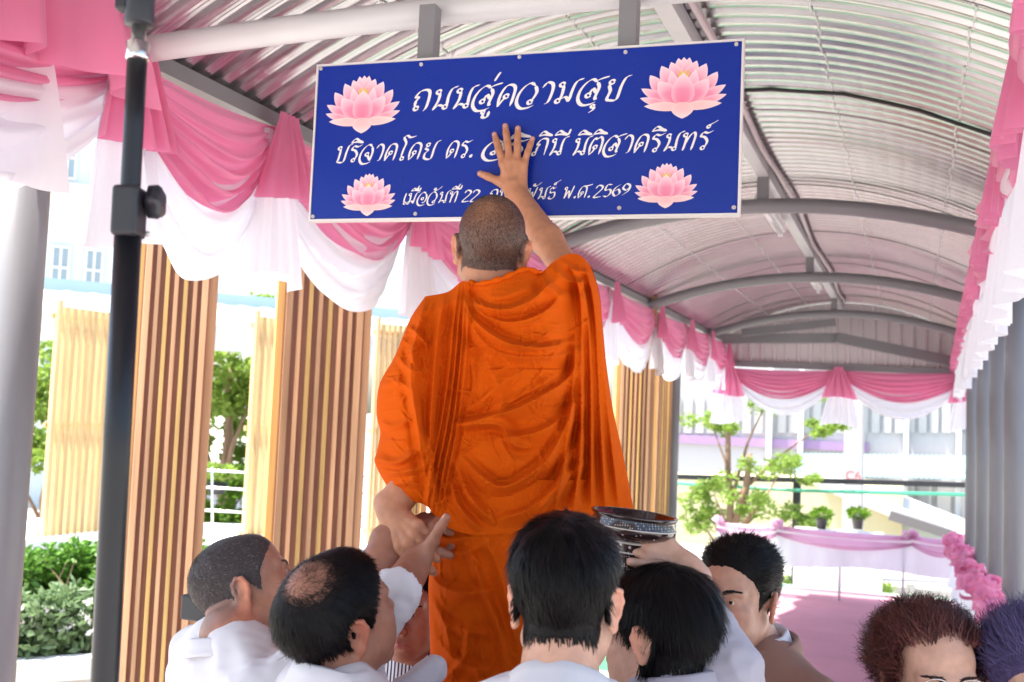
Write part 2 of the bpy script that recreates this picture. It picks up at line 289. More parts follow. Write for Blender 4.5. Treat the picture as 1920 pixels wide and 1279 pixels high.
# ---- brush lettering: every glyph is a set of broad-nib strokes (x-height 1); 'o' = little loop
def O(x, y, r=.085): return ('o', x, y, r)
SWASH = [(.62, .86), (.42, 1.0), (.2, .84), (.04, .5), (.03, .1), (.22, -.17), (.5, -.17), (.72, -.06)]
G = {
 'ถ': (.78, [O(.2, .1), [(.13, .12), (.12, .42), (.2, .62), (.08, .66), (.22, .92), (.48, .98), (.62, .8), (.62, .2), (.52, -.06)]]),
 'ก': (.74, [[(.12, -.04), (.12, .45), (.2, .62), (.08, .66), (.22, .92), (.48, .98), (.62, .8), (.62, 0)]]),
 'น': (.84, [O(.2, .84), [(.27, .8), (.26, .4), (.12, -.04)], [(.12, -.04), (.3, .18), (.5, .16)], O(.6, .1), [(.66, .14), (.64, .6), (.72, .95), (.95, 1.08)]]),
 'ส': (.92, [SWASH[::-1], [(.62, .86), (.72, .6), (.66, .16), (.72, .04)], O(.38, .26), [(.42, .36), (.52, .56), (.66, .34)], [(.5, .86), (.72, 1.0), (1.02, 1.1)]]),
 'ล': (.86, [SWASH[::-1], [(.62, .86), (.72, .6), (.66, .16), (.72, .04)], O(.38, .26), [(.42, .36), (.52, .56), (.66, .34)]]),
 'ค': (.8, [[(.1, -.05), (.12, .5), (.26, .9), (.48, .98), (.64, .8), (.64, .3), (.6, -.04)], O(.36, .44), [(.1, -.05), (.22, .2), (.32, .36)]]),
 'ว': (.86, [SWASH[::-1], [(.62, .86), (.72, .55), (.62, .2)], O(.55, .1)]),
 'า': (.58, [[(.04, .74), (.2, .98), (.4, .9), (.46, .6), (.4, .1), (.26, -.05)]]),
 'ม': (.9, [O(.2, .84), [(.27, .8), (.28, .4), (.24, .14)], O(.17, .08), [(.24, .14), (.44, .24), (.6, .02)], [(.6, .02), (.64, .6), (.74, .95), (.98, 1.08)]]),
 'ข': (.8, [O(.24, .82), [(.32, .80), (.18, .66), (.25, .4), (.2, .05), (.32, -.03), (.56, .02), (.62, .6), (.72, .98), (.92, 1.1)]]),
 'บ': (.82, [O(.18, .84), [(.25, .8), (.24, .2), (.18, -.04)], [(.18, -.04), (.56, .0), (.62, .6), (.7, .98), (.9, 1.1)]]),
 'ร': (.66, [O(.32, .07), [(.4, .1), (.46, .42), (.3, .66), (.1, .74), (.2, .94), (.42, .9), (.66, 1.02)]]),
 'จ': (.84, [SWASH[::-1], [(.62, .86), (.7, .5), (.64, -.02)], O(.4, .4), [(.44, .34), (.56, .16), (.64, .02)]]),
 'โ': (.6, [O(.3, .06), [(.22, .08), (.26, .6), (.32, 1.0), (.14, 1.34), (.3, 1.46), (.5, 1.34), (.82, 1.42)]]),
 'ด': (.8, [[(.1, -.05), (.08, .5), (.24, .9), (.46, .98), (.64, .8), (.64, .3), (.6, -.04)], O(.34, .4), [(.1, -.05), (.24, .12), (.34, .32)]]),
 'ต': (.8, [[(.1, -.05), (.08, .5), (.22, .9), (.36, .86), (.5, .98), (.64, .8), (.64, .3), (.6, -.04)], O(.34, .4), [(.1, -.05), (.24, .12), (.34, .32)]]),
 'ย': (.82, [O(.24, .84), [(.3, .78), (.14, .62), (.3, .5), (.16, .3), (.2, .02), (.56, .0), (.62, .6), (.72, .98), (.92, 1.1)]]),
 'ท': (.84, [O(.18, .84), [(.25, .8), (.24, .3), (.2, -.04)], [(.22, .2), (.36, .7), (.54, .96), (.66, .8), (.64, .3), (.6, -.04)]]),
 'เ': (.36, [[(.2, .98), (.14, .5), (.16, .14)], O(.24, .07)]),
 'อ': (.84, [SWASH[::-1], [(.62, .86), (.72, .5), (.6, .12), (.42, .06)], O(.4, .42)]),
 'พ': (.9, [O(.16, .84), [(.22, .8), (.2, .4), (.16, -.04)], [(.16, -.04), (.42, .62), (.54, -.04)], [(.54, -.04), (.66, .5), (.78, 1.06)]]),
 'ศ': (.84, [[(.1, -.05), (.08, .5), (.24, .9), (.46, .98), (.64, .8), (.64, .3), (.6, -.04)], O(.34, .4), [(.1, -.05), (.24, .12), (.34, .32)], [(.46, .98), (.74, 1.02), (1.05, 1.12)]]),
 'ธ': (.72, [[(.08, .72), (.26, .96), (.4, .86), (.6, 1.0)], [(.16, .68), (.2, .5), (.5, .52), (.56, .2), (.4, -.02), (.14, .02), (.2, .22)]]),
 'ภ': (.86, [O(.12, .1), [(.2, .14), (.22, .45), (.3, .62), (.18, .66), (.32, .92), (.56, .98), (.7, .8), (.68, 0)]]),
 '2': (.56, [[(.06, .72), (.2, .98), (.44, .9), (.44, .64), (.04, .0), (.5, .02)]]),
 '5': (.56, [[(.5, .98), (.2, .98), (.12, .55), (.4, .58), (.48, .3), (.3, .0), (.04, .06)]]),
 '6': (.56, [[(.48, .98), (.18, .7), (.06, .3), (.24, 0), (.48, .22), (.36, .54), (.1, .36)]]),
 '9': (.56, [[(.46, .66), (.3, .44), (.08, .64), (.24, .98), (.48, .8), (.44, .4), (.1, 0)]]),
 '.': (.3, [[(.1, .0), (.13, .03), (.17, .07)], O(.13, .05, .05)]), ' ': (.4, []),
 'ิ': (0, [[(-.72, 1.14), (-.5, 1.4), (-.24, 1.26), (.02, 1.14)], [(-.72, 1.14), (-.4, 1.2), (.02, 1.14)]]),
 'ี': (0, [[(-.72, 1.14), (-.5, 1.4), (-.24, 1.26), (.0, 1.14)], [(-.72, 1.14), (-.4, 1.2), (.0, 1.14)], [(.0, 1.14), (.06, 1.5)]]),
 'ื': (0, [[(-.72, 1.14), (-.5, 1.38), (-.24, 1.26), (.0, 1.14)], [(-.72, 1.14), (-.4, 1.2), (.0, 1.14)], [(.0, 1.14), (.06, 1.44)], [(-.16, 1.2), (-.12, 1.44)]]),
 'ั': (0, [O(-.42, 1.24, .07), [(-.48, 1.2), (-.3, 1.14), (-.1, 1.24), (.14, 1.48)]]),
 '่': (0, [[(-.26, 1.2), (-.16, 1.5), (-.1, 1.62)]]),
 '้': (0, [[(-.2, 1.5), (-.12, 1.86)]]),
 '์': (0, [O(-.3, 1.26, .07), [(-.3, 1.34), (-.12, 1.44), (.1, 1.6)]]),
 'ุ': (0, [O(-.26, -.26, .06), [(-.2, -.26), (-.22, -.42), (-.36, -.56)]]),
 'ู': (0, [O(-.4, -.26, .06), [(-.36, -.3), (-.38, -.5), (-.2, -.5), (-.16, -.22)]]),
}
NIB = np.array([math.cos(rad(38)), math.sin(rad(38))])
def ribbon(mb, pts, wd, sc, place, thin=.03, dz=0.):
    p = cr(pts, 7) if len(pts) > 2 else np.linspace(pts[0], pts[1], 6); t = np.gradient(p, axis=0); t /= np.linalg.norm(t, axis=1)[:, None]+1e-9
    nrm = np.c_[-t[:, 1], t[:, 0]]; k = len(p); s = np.linspace(0, 1, k)
    h = thin/2+wd/2*np.abs(t[:, 0]*NIB[1]-t[:, 1]*NIB[0]); h = h*np.minimum(1, .25+np.minimum(s, 1-s)*9)
    vs = [place(*(q+n*hh)) for q, n, hh in zip(p, nrm, h)]+[place(*(q-n*hh)) for q, n, hh in zip(p, nrm, h)]
    mb.add(vs, [(i, i+1, k+i+1, k+i) for i in range(k-1)])
def word(mb, text, p0, p1, xh, wd=.15):
    """fit the text between pixel-measured baseline points p0, p1 on the sign plane; xh = x-height in metres"""
    a = np.array(p2s(*p0)); b = np.array(p2s(*p1)); ex = b-a; L = np.linalg.norm(ex); ex /= L; ez = np.array([-ex[1], ex[0]])
    total = sum(G[c][0] for c in text); sx = L/total; x = 0; k = 0
    for c in text:
        adv, strokes = G[c]
        for st in strokes:
            k += 1
            def place(u, v, x=x, k=k):
                q = a+ex*((x+u)*sx+v*xh*.24)+ez*(v*xh); return s2w(q[0], q[1], .0011+.00002*(k % 7))
            if st[0] == 'o':
                _, cx, cy, r = st; asp = xh/sx
                ribbon(mb, [(cx+r*1.15*asp**.5*math.cos(t), cy+r*1.15*math.sin(t)) for t in np.linspace(0, 2*math.pi, 9)], wd*.55, 1, place, .045)
            else: ribbon(mb, st, wd, 1, place)
        x += adv
M_letter = mat('white_vinyl', (.80, .79, .78), .35)
def line(words, xh, wd=.15):
    for tx, p0, p1 in words: mb = MB(); word(mb, tx, p0, p1, xh, wd); mb.build('lettering', M_letter, sign)
line([('ถนนสู่ความสุข', (770, 208), (1168, 186))], .058, .11)
line([('บริจาคโดย', (626, 304), (816, 297)), ('ดร.', (834, 296), (888, 294)), ('สริ', (903, 296), (985, 293)), ('ภินี', (996, 292), (1056, 290)), ('นิติสาครินทร์', (1070, 291), (1330, 279))], .046, .11)
line([('เมื่อวันที่', (753, 383), (858, 379)), ('22', (866, 378), (897, 377)), ('กุมภาพันธ์', (915, 377), (1042, 372)), ('พ.ศ.', (1054, 372), (1108, 370)), ('2569', (1112, 370), (1180, 366))], .031, .115)
# ---- lotus prints: petals as thin layered vinyl with the print's own pink gradient
M_lotus = mat('lotus_print', (1, 1, 1), .35, attr='Col')
DEEP = np.array([.80, .17, .32]); MIDP = np.array([.86, .36, .50]); TIP = np.array([.93, .74, .80])
def petal(mb, base, tip, wd, off, cx, cz, sx, sz, cream=0., belly=.5):
    base = np.array(base); tip = np.array(tip); ax = tip-base; nr = np.array([-ax[1], ax[0]])/np.linalg.norm(ax)
    V = []; C = []; n = 11
    for i in range(n):
        s = i/(n-1); h = wd*(math.sin(math.pi*min(1, s**.85*.5/belly if s < belly else .5+.5*(s-belly)/(1-belly))) if 0 < s < 1 else 0)**.8
        if s == 0: h = wd*.35
        for e in (-1, -.5, 0, .5, 1):
            q = base+ax*s+nr*h*e; V.append(s2w(cx+q[0]*sx, cz+q[1]*sz, off))
            c = DEEP*(1-s)+MIDP*s if s < .6 else MIDP*(1-(s-.6)/.4)+TIP*(s-.6)/.4
            c = c*(1-.45*abs(e)**3)+TIP*.45*abs(e)**3
            if cream: c = c*(1-cream)+np.array([.95, .74, .66])*cream
            C.append(c)
    mb.add(V, [(i*5+j, i*5+j+1, i*5+j+6, i*5+j+5) for i in range(n-1) for j in range(4)], C)
def lotus(p0, p1, pc):
    cx, cz = p2s(*pc); wx = abs(p2s(*p1)[0]-p2s(*p0)[0])/2; wz = wx*.78; mb = MB(); o = .0012
    L = []
    L += [((0, 0), (x, y), w_, 0) for x, y, w_ in ((0, .95, .16), (-.13, .93, .15), (.13, .93, .15), (-.3, .82, .17), (.3, .82, .17))]
    L += [((s*.1, -.25), (s*.52, .72), .2, 0) for s in (-1, 1)]+[((s*.35, -.3), (s*.78, .45), .17, 0) for s in (-1, 1)]
    for i, q in enumerate(L): petal(mb, q[0], q[1], q[2], o+i*.00008, cx, cz, wx, wz)
    for k in range(14):      # yellow stamens
        x = -.14+.28*k/13; mb.add([s2w(cx+(x*.7-.004)*wx, cz+.3*wz, o+.0008), s2w(cx+(x*.7+.008)*wx, cz+.3*wz, o+.0008), s2w(cx+(x+.012)*wx, cz+(.5+.06*math.sin(k*5))*wz, o+.0008), s2w(cx+(x-.008)*wx, cz+(.5+.06*math.sin(k*5))*wz, o+.0008)], [(0, 1, 2, 3)], (.85, .66, .12))
    L = [((s*.3, -.42), (s*.98, .05), .15, 0) for s in (-1, 1)]+[((s*.35, -.5), (s*1.0, -.24), .12, .15) for s in (-1, 1)]+[((s*.12, -.55), (s*.28, .56), .17, 0) for s in (-1, 1)]
    L += [((s*.1, -.45), (s*.58, .25), .24, 0) for s in (-1, 1)]+[((s*.05, -.56), (s*.9, -.5), .14, .62) for s in (-1, 1)]+[((0, -.55), (0, .46), .27, 0), ((0, -.42), (0, -.92), .26, .55)]
    for i, q in enumerate(L): petal(mb, q[0], q[1], q[2], o+.001+i*.00008, cx, cz, wx, wz, q[3], .42)
    mb.build('lotus_emblem', M_lotus, sign, False)
lotus((611, 195), (750, 190), (681, 197)); lotus((1200, 165), (1362, 160), (1281, 166)); lotus((640, 365), (742, 362), (691, 366)); lotus((1190, 348), (1308, 344), (1249, 349))
# ================================================================== draped satin garlands
M_pink = mat('pink_satin', (.90, .30, .50), .36, 0, noise=(2.2, .08), bump=(120, .12, .002), trans=.42, sheen=.2)
M_white = mat('white_satin', (.84, .82, .87), .38, 0, noise=(2, .04), bump=(120, .1, .002), trans=.38, sheen=.2)
M_lpink = mat('pale_pink_net', (.86, .52, .70), .5, 0, noise=(3, .1), trans=.45)
def swag(name, m, parent, p0, p1, drop, out, s0=.05, fold=.03, nf=6, seed=0, inset=0., bulge=.12, top=0.):
    """hanging cloth between two gathered points; out = horizontal unit vector the cloth bellies towards"""
    r = np.random.default_rng(seed); p0 = np.array(p0, float); p1 = np.array(p1, float); nu, nv = 72, 46
    U = np.linspace(0, 1, nu)[:, None]; V = np.linspace(0, 1, nv)[None]
    sag = s0+drop*(np.sin(math.pi*np.clip(U, 0, 1))**.75)*(1+.12*(U-.5)*r.uniform(-1, 1))
    z = -(top+V*sag); ph = r.uniform(0, 6.28, 4); nf = nf+r.uniform(-.6, .6)
    Vw = V+.05*np.sin(5*U+ph[0])*V
    A = fold*(.35+.65*np.sin(math.pi*U))*(.35+.65*V)
    wav = np.sin(2*math.pi*nf*Vw**1.15+ph[1]+1.2*np.sin(3.1*U+ph[2]))
    wav = np.sign(wav)*np.abs(wav)**.8+.35*np.sin(2*math.pi*nf*2.3*Vw+ph[3]+4*U)
    o = A*wav+bulge*np.sin(math.pi*U)*np.sin(math.pi*np.minimum(V*1.1, 1)*.8)+.012*np.sin(9*U+ph[1])*V
    # fan of gathers near both ends
    end = np.exp(-U/.10)+np.exp(-(1-U)/.10)
    o = o+end*.014*np.sin(2*math.pi*9*V+ph[2])
    P = p0+(p1-p0)*(inset+U[..., None]*(1-2*inset))
    P = np.broadcast_to(P, (nu, nv, 3)).copy(); P[:, :, 2] += z-.02*np.sin(math.pi*U)*(1-V); P += o[..., None]*np.array(out)
    return MB().grid(P).build(name, m, parent, True)
def tail(name, m, parent, p, along, out, wt, wb, L, seed=0, pleats=3, off=0., A=.035):
    r = np.random.default_rng(seed); along = np.array(along, float); out = np.array(out, float)
    ns, nv = 60, 24; s = np.linspace(-1, 1, ns)[:, None]; V = np.linspace(0, 1, nv)[None]; ph = r.uniform(0, 6.28, 3)
    wd = (wt+(wb-wt)*V**.8)/2
    a = s*wd+.01*np.sin(3*V+ph[0]); pl = np.sin(math.pi*pleats*s+ph[1])+.4*np.sin(math.pi*pleats*2.1*s+ph[2])
    o = off+.02+A*(.25+.75*V)*pl+.05*(1-s*s)*V
    z = -V*L*(1+.05*np.sin(2*s+ph[2]))+.02*(V < .02)
    P = np.array(p)+a[..., None]*along+o[..., None]*out; P[:, :, 2] += z
    return MB().grid(P).build(name, m, parent, True)
def garland(lab, pts, out, drop, wdrop, tl, seed, wts=(.12, .42), wtail=None, name='satin_garland', top=0., tails=True, fold=.03):
    pts = [np.array(p, float) for p in pts]; out = np.array(out, float)
    t = thing(name, lab, 'garland', tuple((pts[0]+pts[-1])/2), 'satin garlands hung round the canopy')
    for i, (a, b) in enumerate(zip(pts[:-1], pts[1:])):
        swag('white_swag', M_white, t, a-out*.03, b-out*.03, wdrop, out, .07, fold*1.25, 5, seed+i*7+1, 0., .10)
        swag('pink_swag', M_pink, t, a, b, drop, out, .05, fold, 6, seed+i*7)
    if tails:
        for i, p in enumerate(pts):
            a = pts[min(i+1, len(pts)-1)]-pts[max(i-1, 0)]; a /= np.linalg.norm(a)
            tail('white_tail', M_white, t, p-np.array([0, 0, .05]), a, out, wts[0]*1.2, wts[1]*1.1, tl*1.75, seed+i*5+2, 3, .01, .035)
            tail('pink_tail', M_pink, t, p+np.array([0, 0, .02]), a, out, wts[0], wts[1], tl, seed+i*5+3, 4, .06, .03)
            # gathered knot
            P = []
            for k in range(14):
                for j in range(12):
                    pass
    return t
ex = np.array([1., 0, 0]); XG = XL+.05
yl = [2.84, 3.74, 5.1, 6.5, 7.8, 9.0, 10.8, 12.4, 13.8, 15.1]
garland('pink and white satin garland along the left eave behind the sign', [(XG, y, ZE+.0) for y in yl], ex, .40, .63, .34, 3, (.12, .36))
yr = [2.2, 3.3, 4.4, 5.5, 6.6, 7.7, 8.8, 9.9, 11.0, 12.1, 13.2, 14.3, 15.2]
garland('pink and white satin garland along the right eave by the grey columns', [(.33+.0195*(y-2.2), y, ZE+.02) for y in yr], -ex, .34, .54, .38, 101, (.14, .55))
garland('pink and white satin valance across the far end of the walkway', [(x, YE-.22, 2.69) for x in (XL+.15, -.93, .64)], np.array([0, -1., 0]), .36, .56, .40, 211, (.10, .46))
# near left: the big gathered tail right in front of the first column
t = thing('satin_swag', 'large pink satin swag with white lining in the top left corner', 'swag', (XL+.2, 1.9, 3.0), 'satin garlands hung round the canopy')
swag('white_swag', M_white, t, (XG, 1.2, ZE-.03), (XG, 2.84, ZE-.03), .50, ex, .12, .04, 4, 307, 0, .12)
swag('pink_swag', M_pink, t, (XG, 1.2, ZE+.05), (XG, 2.84, ZE+.02), .30, ex, .10, .04, 5, 305, 0, .14)
tail('pink_tail', M_pink, t, (XG+.07, 2.30, ZE+.22), (.1, .99, 0), ex, .55, 1.05, .44, 311, 3, .06, .085)
tail('white_tail', M_white, t, (XG+.02, 2.15, ZE+.1), (.1, .99, 0), ex, .4, .7, .62, 317, 2, .02, .04)
# ---- balustrades and their drapes
M_rail = mat('white_rail', (.75, .75, .76), .3, .2)
def railing(lab, a, b, n, h, m=M_rail, name='railing', r=.022):
    a = np.array(a, float); b = np.array(b, float); t = thing(name, lab, 'railing', tuple((a+b)/2))
    MB().tube([a+[0, 0, h], (a+b)/2+[0, 0, h], b+[0, 0, h]], r, 12).build('top_rail', m, t, True)
    MB().tube([a+[0, 0, .12], (a+b)/2+[0, 0, .12], b+[0, 0, .12]], r*.6, 10).build('bottom_rail', m, t, True)
    for k in range(n):
        p = a+(b-a)*k/(n-1); MB().tube([p, p+[0, 0, h*.5], p+[0, 0, h]], r*.85, 10).build('post', m, t, True)
    return t
zr = FLY(YE+.3); RE = YE+.3
railing('white railing closing the far end of the carpet', (XL, RE, zr), (.72, RE, zr), 5, .92)
t = thing('draped_cloth', 'white cloth with pale pink ribbon swags over the far end railing', 'drape', (-.9, RE, zr+.5))
bx = [XL-.05, -1.75, .0, .66]
nu, nv = 160, 14; U = np.linspace(XL-.05, .70, nu)[:, None]; V = np.linspace(0, 1, nv)[None]
P = np.zeros((nu, nv, 3)); P[:, :, 0] = U; P[:, :, 1] = RE-.05-.03*np.sin(U*11+.6*np.sin(U*5))*V-.015*np.sin(U*27)*V; P[:, :, 2] = zr+.95-V*(.50+.03*np.sin(U*3))
MB().grid(P).build('white_cloth', M_white, t, True)
for i, (a, b) in enumerate(zip(bx[:-1], bx[1:])):
    swag('pink_ribbon', M_lpink, t, (a, RE-.10, zr+.97), (b, RE-.10, zr+.95), .05, (0, -1, 0), .045, .01, 2, 400+i, 0, .03)
    swag('pink_ribbon', M_lpink, t, (a, RE-.12, zr+.95), (b, RE-.12, zr+.93), .13, (0, -1, 0), .03, .012, 2, 420+i, 0, .05, .05+.02)
def bow(m, parent, c, r, seed, name='bow'):
    q = np.random.default_rng(seed); mb = MB(); c = np.array(c, float)
    for k in range(7):
        ax = q.normal(size=3); ax /= np.linalg.norm(ax); ax[2] = abs(ax[2])*.6; n = 14; s = np.linspace(0, 1, n)[:, None]; w_ = np.linspace(-1, 1, 7)[None]
        side = np.cross(ax, q.normal(size=3)); side /= np.linalg.norm(side); nrm = np.cross(ax, side)
        L = r*q.uniform(.75, 1.15); along = np.sin(math.pi*s)*L; up = np.sin(2*math.pi*s)*L*.35
        wd = r*.5*(.25+.75*np.sin(math.pi*s))*(1+.1*np.sin(9*w_))
        P = c+along[..., None]*ax+up[..., None]*nrm+(w_*wd)[..., None]*side+(.12*r*np.sin(6*w_+5*s))[..., None]*nrm
        mb.grid(P)
    return mb.build(name, m, parent, True)
for i, x in enumerate(bx[:-1]): bow(M_lpink, t, (x, RE-.14, zr+.97), .11, 500+i)
# right-hand railing beside the columns with white cloth and pink bows
ya, yb2 = 7.5, RE
railing('white railing between the right columns', (.60, ya, FLY(ya)), (.60, yb2, FLY(yb2)), 6, .92)
t = thing('draped_cloth', 'gathered white cloth with a string of pink satin bows beside the right columns', 'drape', (.55, 11, FLY(11)+.5))
U = np.linspace(ya, yb2-.1, 260)[:, None]; P = np.zeros((260, nv, 3))
P[:, :, 1] = U; P[:, :, 0] = .56-.06*V*(1+.8*np.sin(U*9+.8*np.sin(U*4)))-.03*np.sin(U*23)*V; P[:, :, 2] = -(U-3)*.0345+.95-V*(.62+.06*np.sin(U*5))
MB().grid(P).build('white_cloth', M_white, t, True)
k = 0
for y in np.arange(ya, yb2, .42):
    bow(M_pink, t, (.50+.03*math.sin(y*7), y, FLY(y)+.93+.03*math.sin(y*5)), .13, 600+k); k += 1
# ================================================================== left side: slatted pillars, screens, far walkway, planting
def wood(name, col, sc=(12, 12, .6), amt=.22):
    m = mat(name, col, .5, 0, noise=(3, amt, sc), bump=(8, .15, .003, sc)); t = m.node_tree; b = t.nodes['Principled BSDF']; src = b.inputs['Base Color'].links[0].from_socket
    oi = t.nodes.new('ShaderNodeObjectInfo'); mr = t.nodes.new('ShaderNodeMapRange'); mr.inputs['To Min'].default_value = .74; mr.inputs['To Max'].default_value = 1.22; t.links.new(oi.outputs['Random'], mr.inputs['Value'])
    mx = t.nodes.new('ShaderNodeVectorMath'); mx.operation = 'SCALE'; t.links.new(src, mx.inputs[0]); t.links.new(mr.outputs[0], mx.inputs['Scale']); t.links.new(mx.outputs[0], b.inputs['Base Color']); return m
M_slat = wood('tan_wood', (.62, .36, .19)); M_core = wood('brown_wood', (.42, .20, .13)); M_slat_sun = wood('sunlit_tan_wood', (.72, .46, .16))  # the last is the slat wood with golden sunlight put into its colour
def pillar(px0, px1, py, d, rot, lab, n=7, zt=5.2, wscale=1.):
    a = atD(px0, py, d); b = atD(px1, py, d); c = (a+b)/2; wd = np.linalg.norm((b-a)[:2])*wscale; c[2] = 0
    t = thing('slatted_pillar', lab, 'pillar', (c[0], c[1], -1.2), 'slatted wood pillars left of the walkway')
    ca, sa = math.cos(rot), math.sin(rot); R = np.array([[ca, -sa, 0], [sa, ca, 0], [0, 0, 1]]); H = zt+1.2; zc = (zt-1.2)/2
    core = wd*.80; dep = wd*.8
    mb = MB(); mb.box((c[0], c[1], zc), (core, dep, H), R); mb.build('core', M_core, t)
    sw = core/(2*n-1)*.82
    for face in range(4):
        fr = np.array([[math.cos(face*math.pi/2), -math.sin(face*math.pi/2), 0], [math.sin(face*math.pi/2), math.cos(face*math.pi/2), 0], [0, 0, 1]])
        for k in range(n):
            x = -core/2+core*(k+.5)/n+random.uniform(-.002, .002); q = R @ fr @ np.array([x, -dep/2-.019, 0]); edge = k in (0, n-1)
            mb = MB(); mb.box((c[0]+q[0], c[1]+q[1], zc+random.uniform(-.004, .004)), (sw*(1.5 if edge else 1), .040, H), R @ fr)
            bevel(mb.build('slat', M_slat_sun if (face == 3 or (face == 0 and k in (2, 4))) else M_slat, t), .002, 1)  # left face and two front slats are coloured as if sunlit
pillar(252, 398, 640, 5.3, rad(38), 'wide slatted wood pillar nearest the grey left column')
pillar(505, 686, 760, 6.0, rad(34), 'widest slatted wood pillar just left of the monk in orange', 8)
pillar(1150, 1222, 800, 11.0, rad(20), 'distant slatted wood pillar right of the orange robe')
pillar(1226, 1254, 800, 12.6, rad(20), 'thin far slatted wood pillar beside the far left column', 5)
pillar(782, 812, 560, 8.2, rad(25), 'narrow slatted wood pillar seen behind the monk shoulder', 5)
M_screen = wood('pale_yellow_wood', (.66, .46, .22))
def screen(px0, px1, ptop, pbot, d, n, lab, rotd=0.):
    a = atD(px0, pbot, d); b = atD(px1, pbot, d+rotd); zt = atD((px0+px1)/2, ptop, d)[2]; zb = min(a[2], b[2])
    t = thing('wood_screen', lab, 'screen', (float((a[0]+b[0])/2), float((a[1]+b[1])/2), zb), 'pale wood slat screens beyond the pillars')
    u = (b-a)[:2]; L = np.linalg.norm(u); u /= L; ang = math.atan2(u[1], u[0]); R = np.array([[math.cos(ang), -math.sin(ang), 0], [math.sin(ang), math.cos(ang), 0], [0, 0, 1]])
    for k in range(n):
        s = (k+.5)/n*L; p = a[:2]+u*s
        mb = MB(); mb.box((p[0], p[1], (zt+zb)/2), (L/n*.58, .05, zt-zb+(.12 if k == 0 else 0)), R); mb.build('slat', M_screen, t)
    for f in (.04, .5, .96):
        p = (a+b)[:2]/2; q = R @ np.array([0, .045, 0]); mb = MB(); mb.box((p[0]+q[0], p[1]+q[1], zb+(zt-zb)*f), (L, .035, .05), R); mb.build('batten', M_screen, t)
screen(74, 206, 572, 1010, 10.5, 10, 'pale slat screen standing behind the tripod pole', .8)
screen(452, 522, 590, 1012, 11.2, 6, 'pale slat screen beside the left edge of the widest pillar', .4)
screen(684, 776, 605, 1010, 11.0, 9, 'pale slat screen seen between the widest pillar and the monk', .3)
# ---- second walkway roof beyond the screens
M_roofg = mat('green_grey_sheet', (.38, .43, .38), .5, .1, noise=(2, .1)); M_fascia = mat('pale_fascia', (.62, .63, .6), .6); M_blue = mat('blue_sheet', (.42, .55, .72), .5)
t = thing('far_walkway_roof', 'low green grey curved roof of a second walkway beyond the wood screens', 'roof', (-9, 12, 0))
a = atD(20, 545, 13.0); b = atD(900, 612, 16.0); ux = (b-a)[:2]; Lr = np.linalg.norm(ux); ux /= Lr; nr = np.array([-ux[1], ux[0]]); ang = math.atan2(ux[1], ux[0])
zc = atD(450, 640, 14.4)[2]; ztop = atD(450, 560, 14.4)[2]
nU = 120; U = np.linspace(-3, Lr+1, nU); P = np.zeros((nU, 12, 3))
for j, s in enumerate(np.linspace(0, 1, 12)):
    for i, uu in enumerate(U):
        q = a[:2]+ux*uu+nr*(s*2.2); P[i, j] = (q[0], q[1], zc+.16+(ztop-zc-.1)*math.sin(s*1.6)+.018*(i % 4 == 0))
solid(MB().grid(P).build('curved_sheet', M_roofg, t), .02)
q = a[:2]+ux*(Lr/2-1); mb = MB(); mb.box((q[0], q[1], zc+.02), (Lr+4, .08, .34), np.array([[ux[0], nr[0], 0], [ux[1], nr[1], 0], [0, 0, 1]])); mb.build('fascia', M_fascia, t)
q = a[:2]+ux*(Lr/2-1)+nr*2.3; mb = MB(); mb.box((q[0], q[1], ztop+.12), (Lr+4, .06, .3), np.array([[ux[0], nr[0], 0], [ux[1], nr[1], 0], [0, 0, 1]])); mb.build('blue_flashing', M_blue, t)
for s in (.06, .28, .64, .93):
    q = a[:2]+ux*Lr*s+nr*1.1; mb = MB(); mb.tube([(q[0], q[1], -1.2), (q[0], q[1], 1), (q[0], q[1], zc+.3)], .07, 14); mb.build('support', M_white_steel, t, True)
# ---- pale platform under the screens
M_plat = mat('pale_platform', (.70, .72, .72), .6, noise=(2, .06))
a = atD(20, 1030, 10.3); b = atD(900, 1030, 10.9); ux = (b-a)[:2]; L = np.linalg.norm(ux); ux /= L; nr = np.array([-ux[1], ux[0]]); R = np.array([[ux[0], nr[0], 0], [ux[1], nr[1], 0], [0, 0, 1]])
c = (a+b)[:2]/2+nr*.9; t = thing('raised_platform', 'long pale raised platform carrying the wood screens', 'platform', (c[0], c[1], -1.2))
mb = MB(); mb.box((c[0], c[1], a[2]+.02), (L+3, 1.9, .17), R); bevel(mb.build('deck', M_plat, t), .01)
mb = MB(); mb.box((c[0]+nr[0]*.2, c[1]+nr[1]*.2, (a[2]-.1-1.2)/2), (L+2.6, 1.2, a[2]-.1+1.2), R); mb.build('plinth', M_conc, t)
# ---- steel handrail seen between the pillars
M_ss = mat('stainless_tube', (.78, .79, .80), .22, .75)
a = atD(372, 1010, 11.9); b = atD(700, 1010, 12.6)
t = thing('steel_handrail', 'stainless steel handrail between the two wide pillars', 'railing', tuple((a+b)/2))
for py in (880, 912, 955, 990): MB().tube([atD(350, py, 11.8), atD(500, py+8, 12.2), atD(700, py+14, 12.6)], .013, 8).build('rail', M_ss, t, True)
for px in (398, 470): MB().tube([atD(px, 1016, 12), atD(px, 950, 12), atD(px, 876, 12)], .012, 8).build('post', M_ss, t, True)
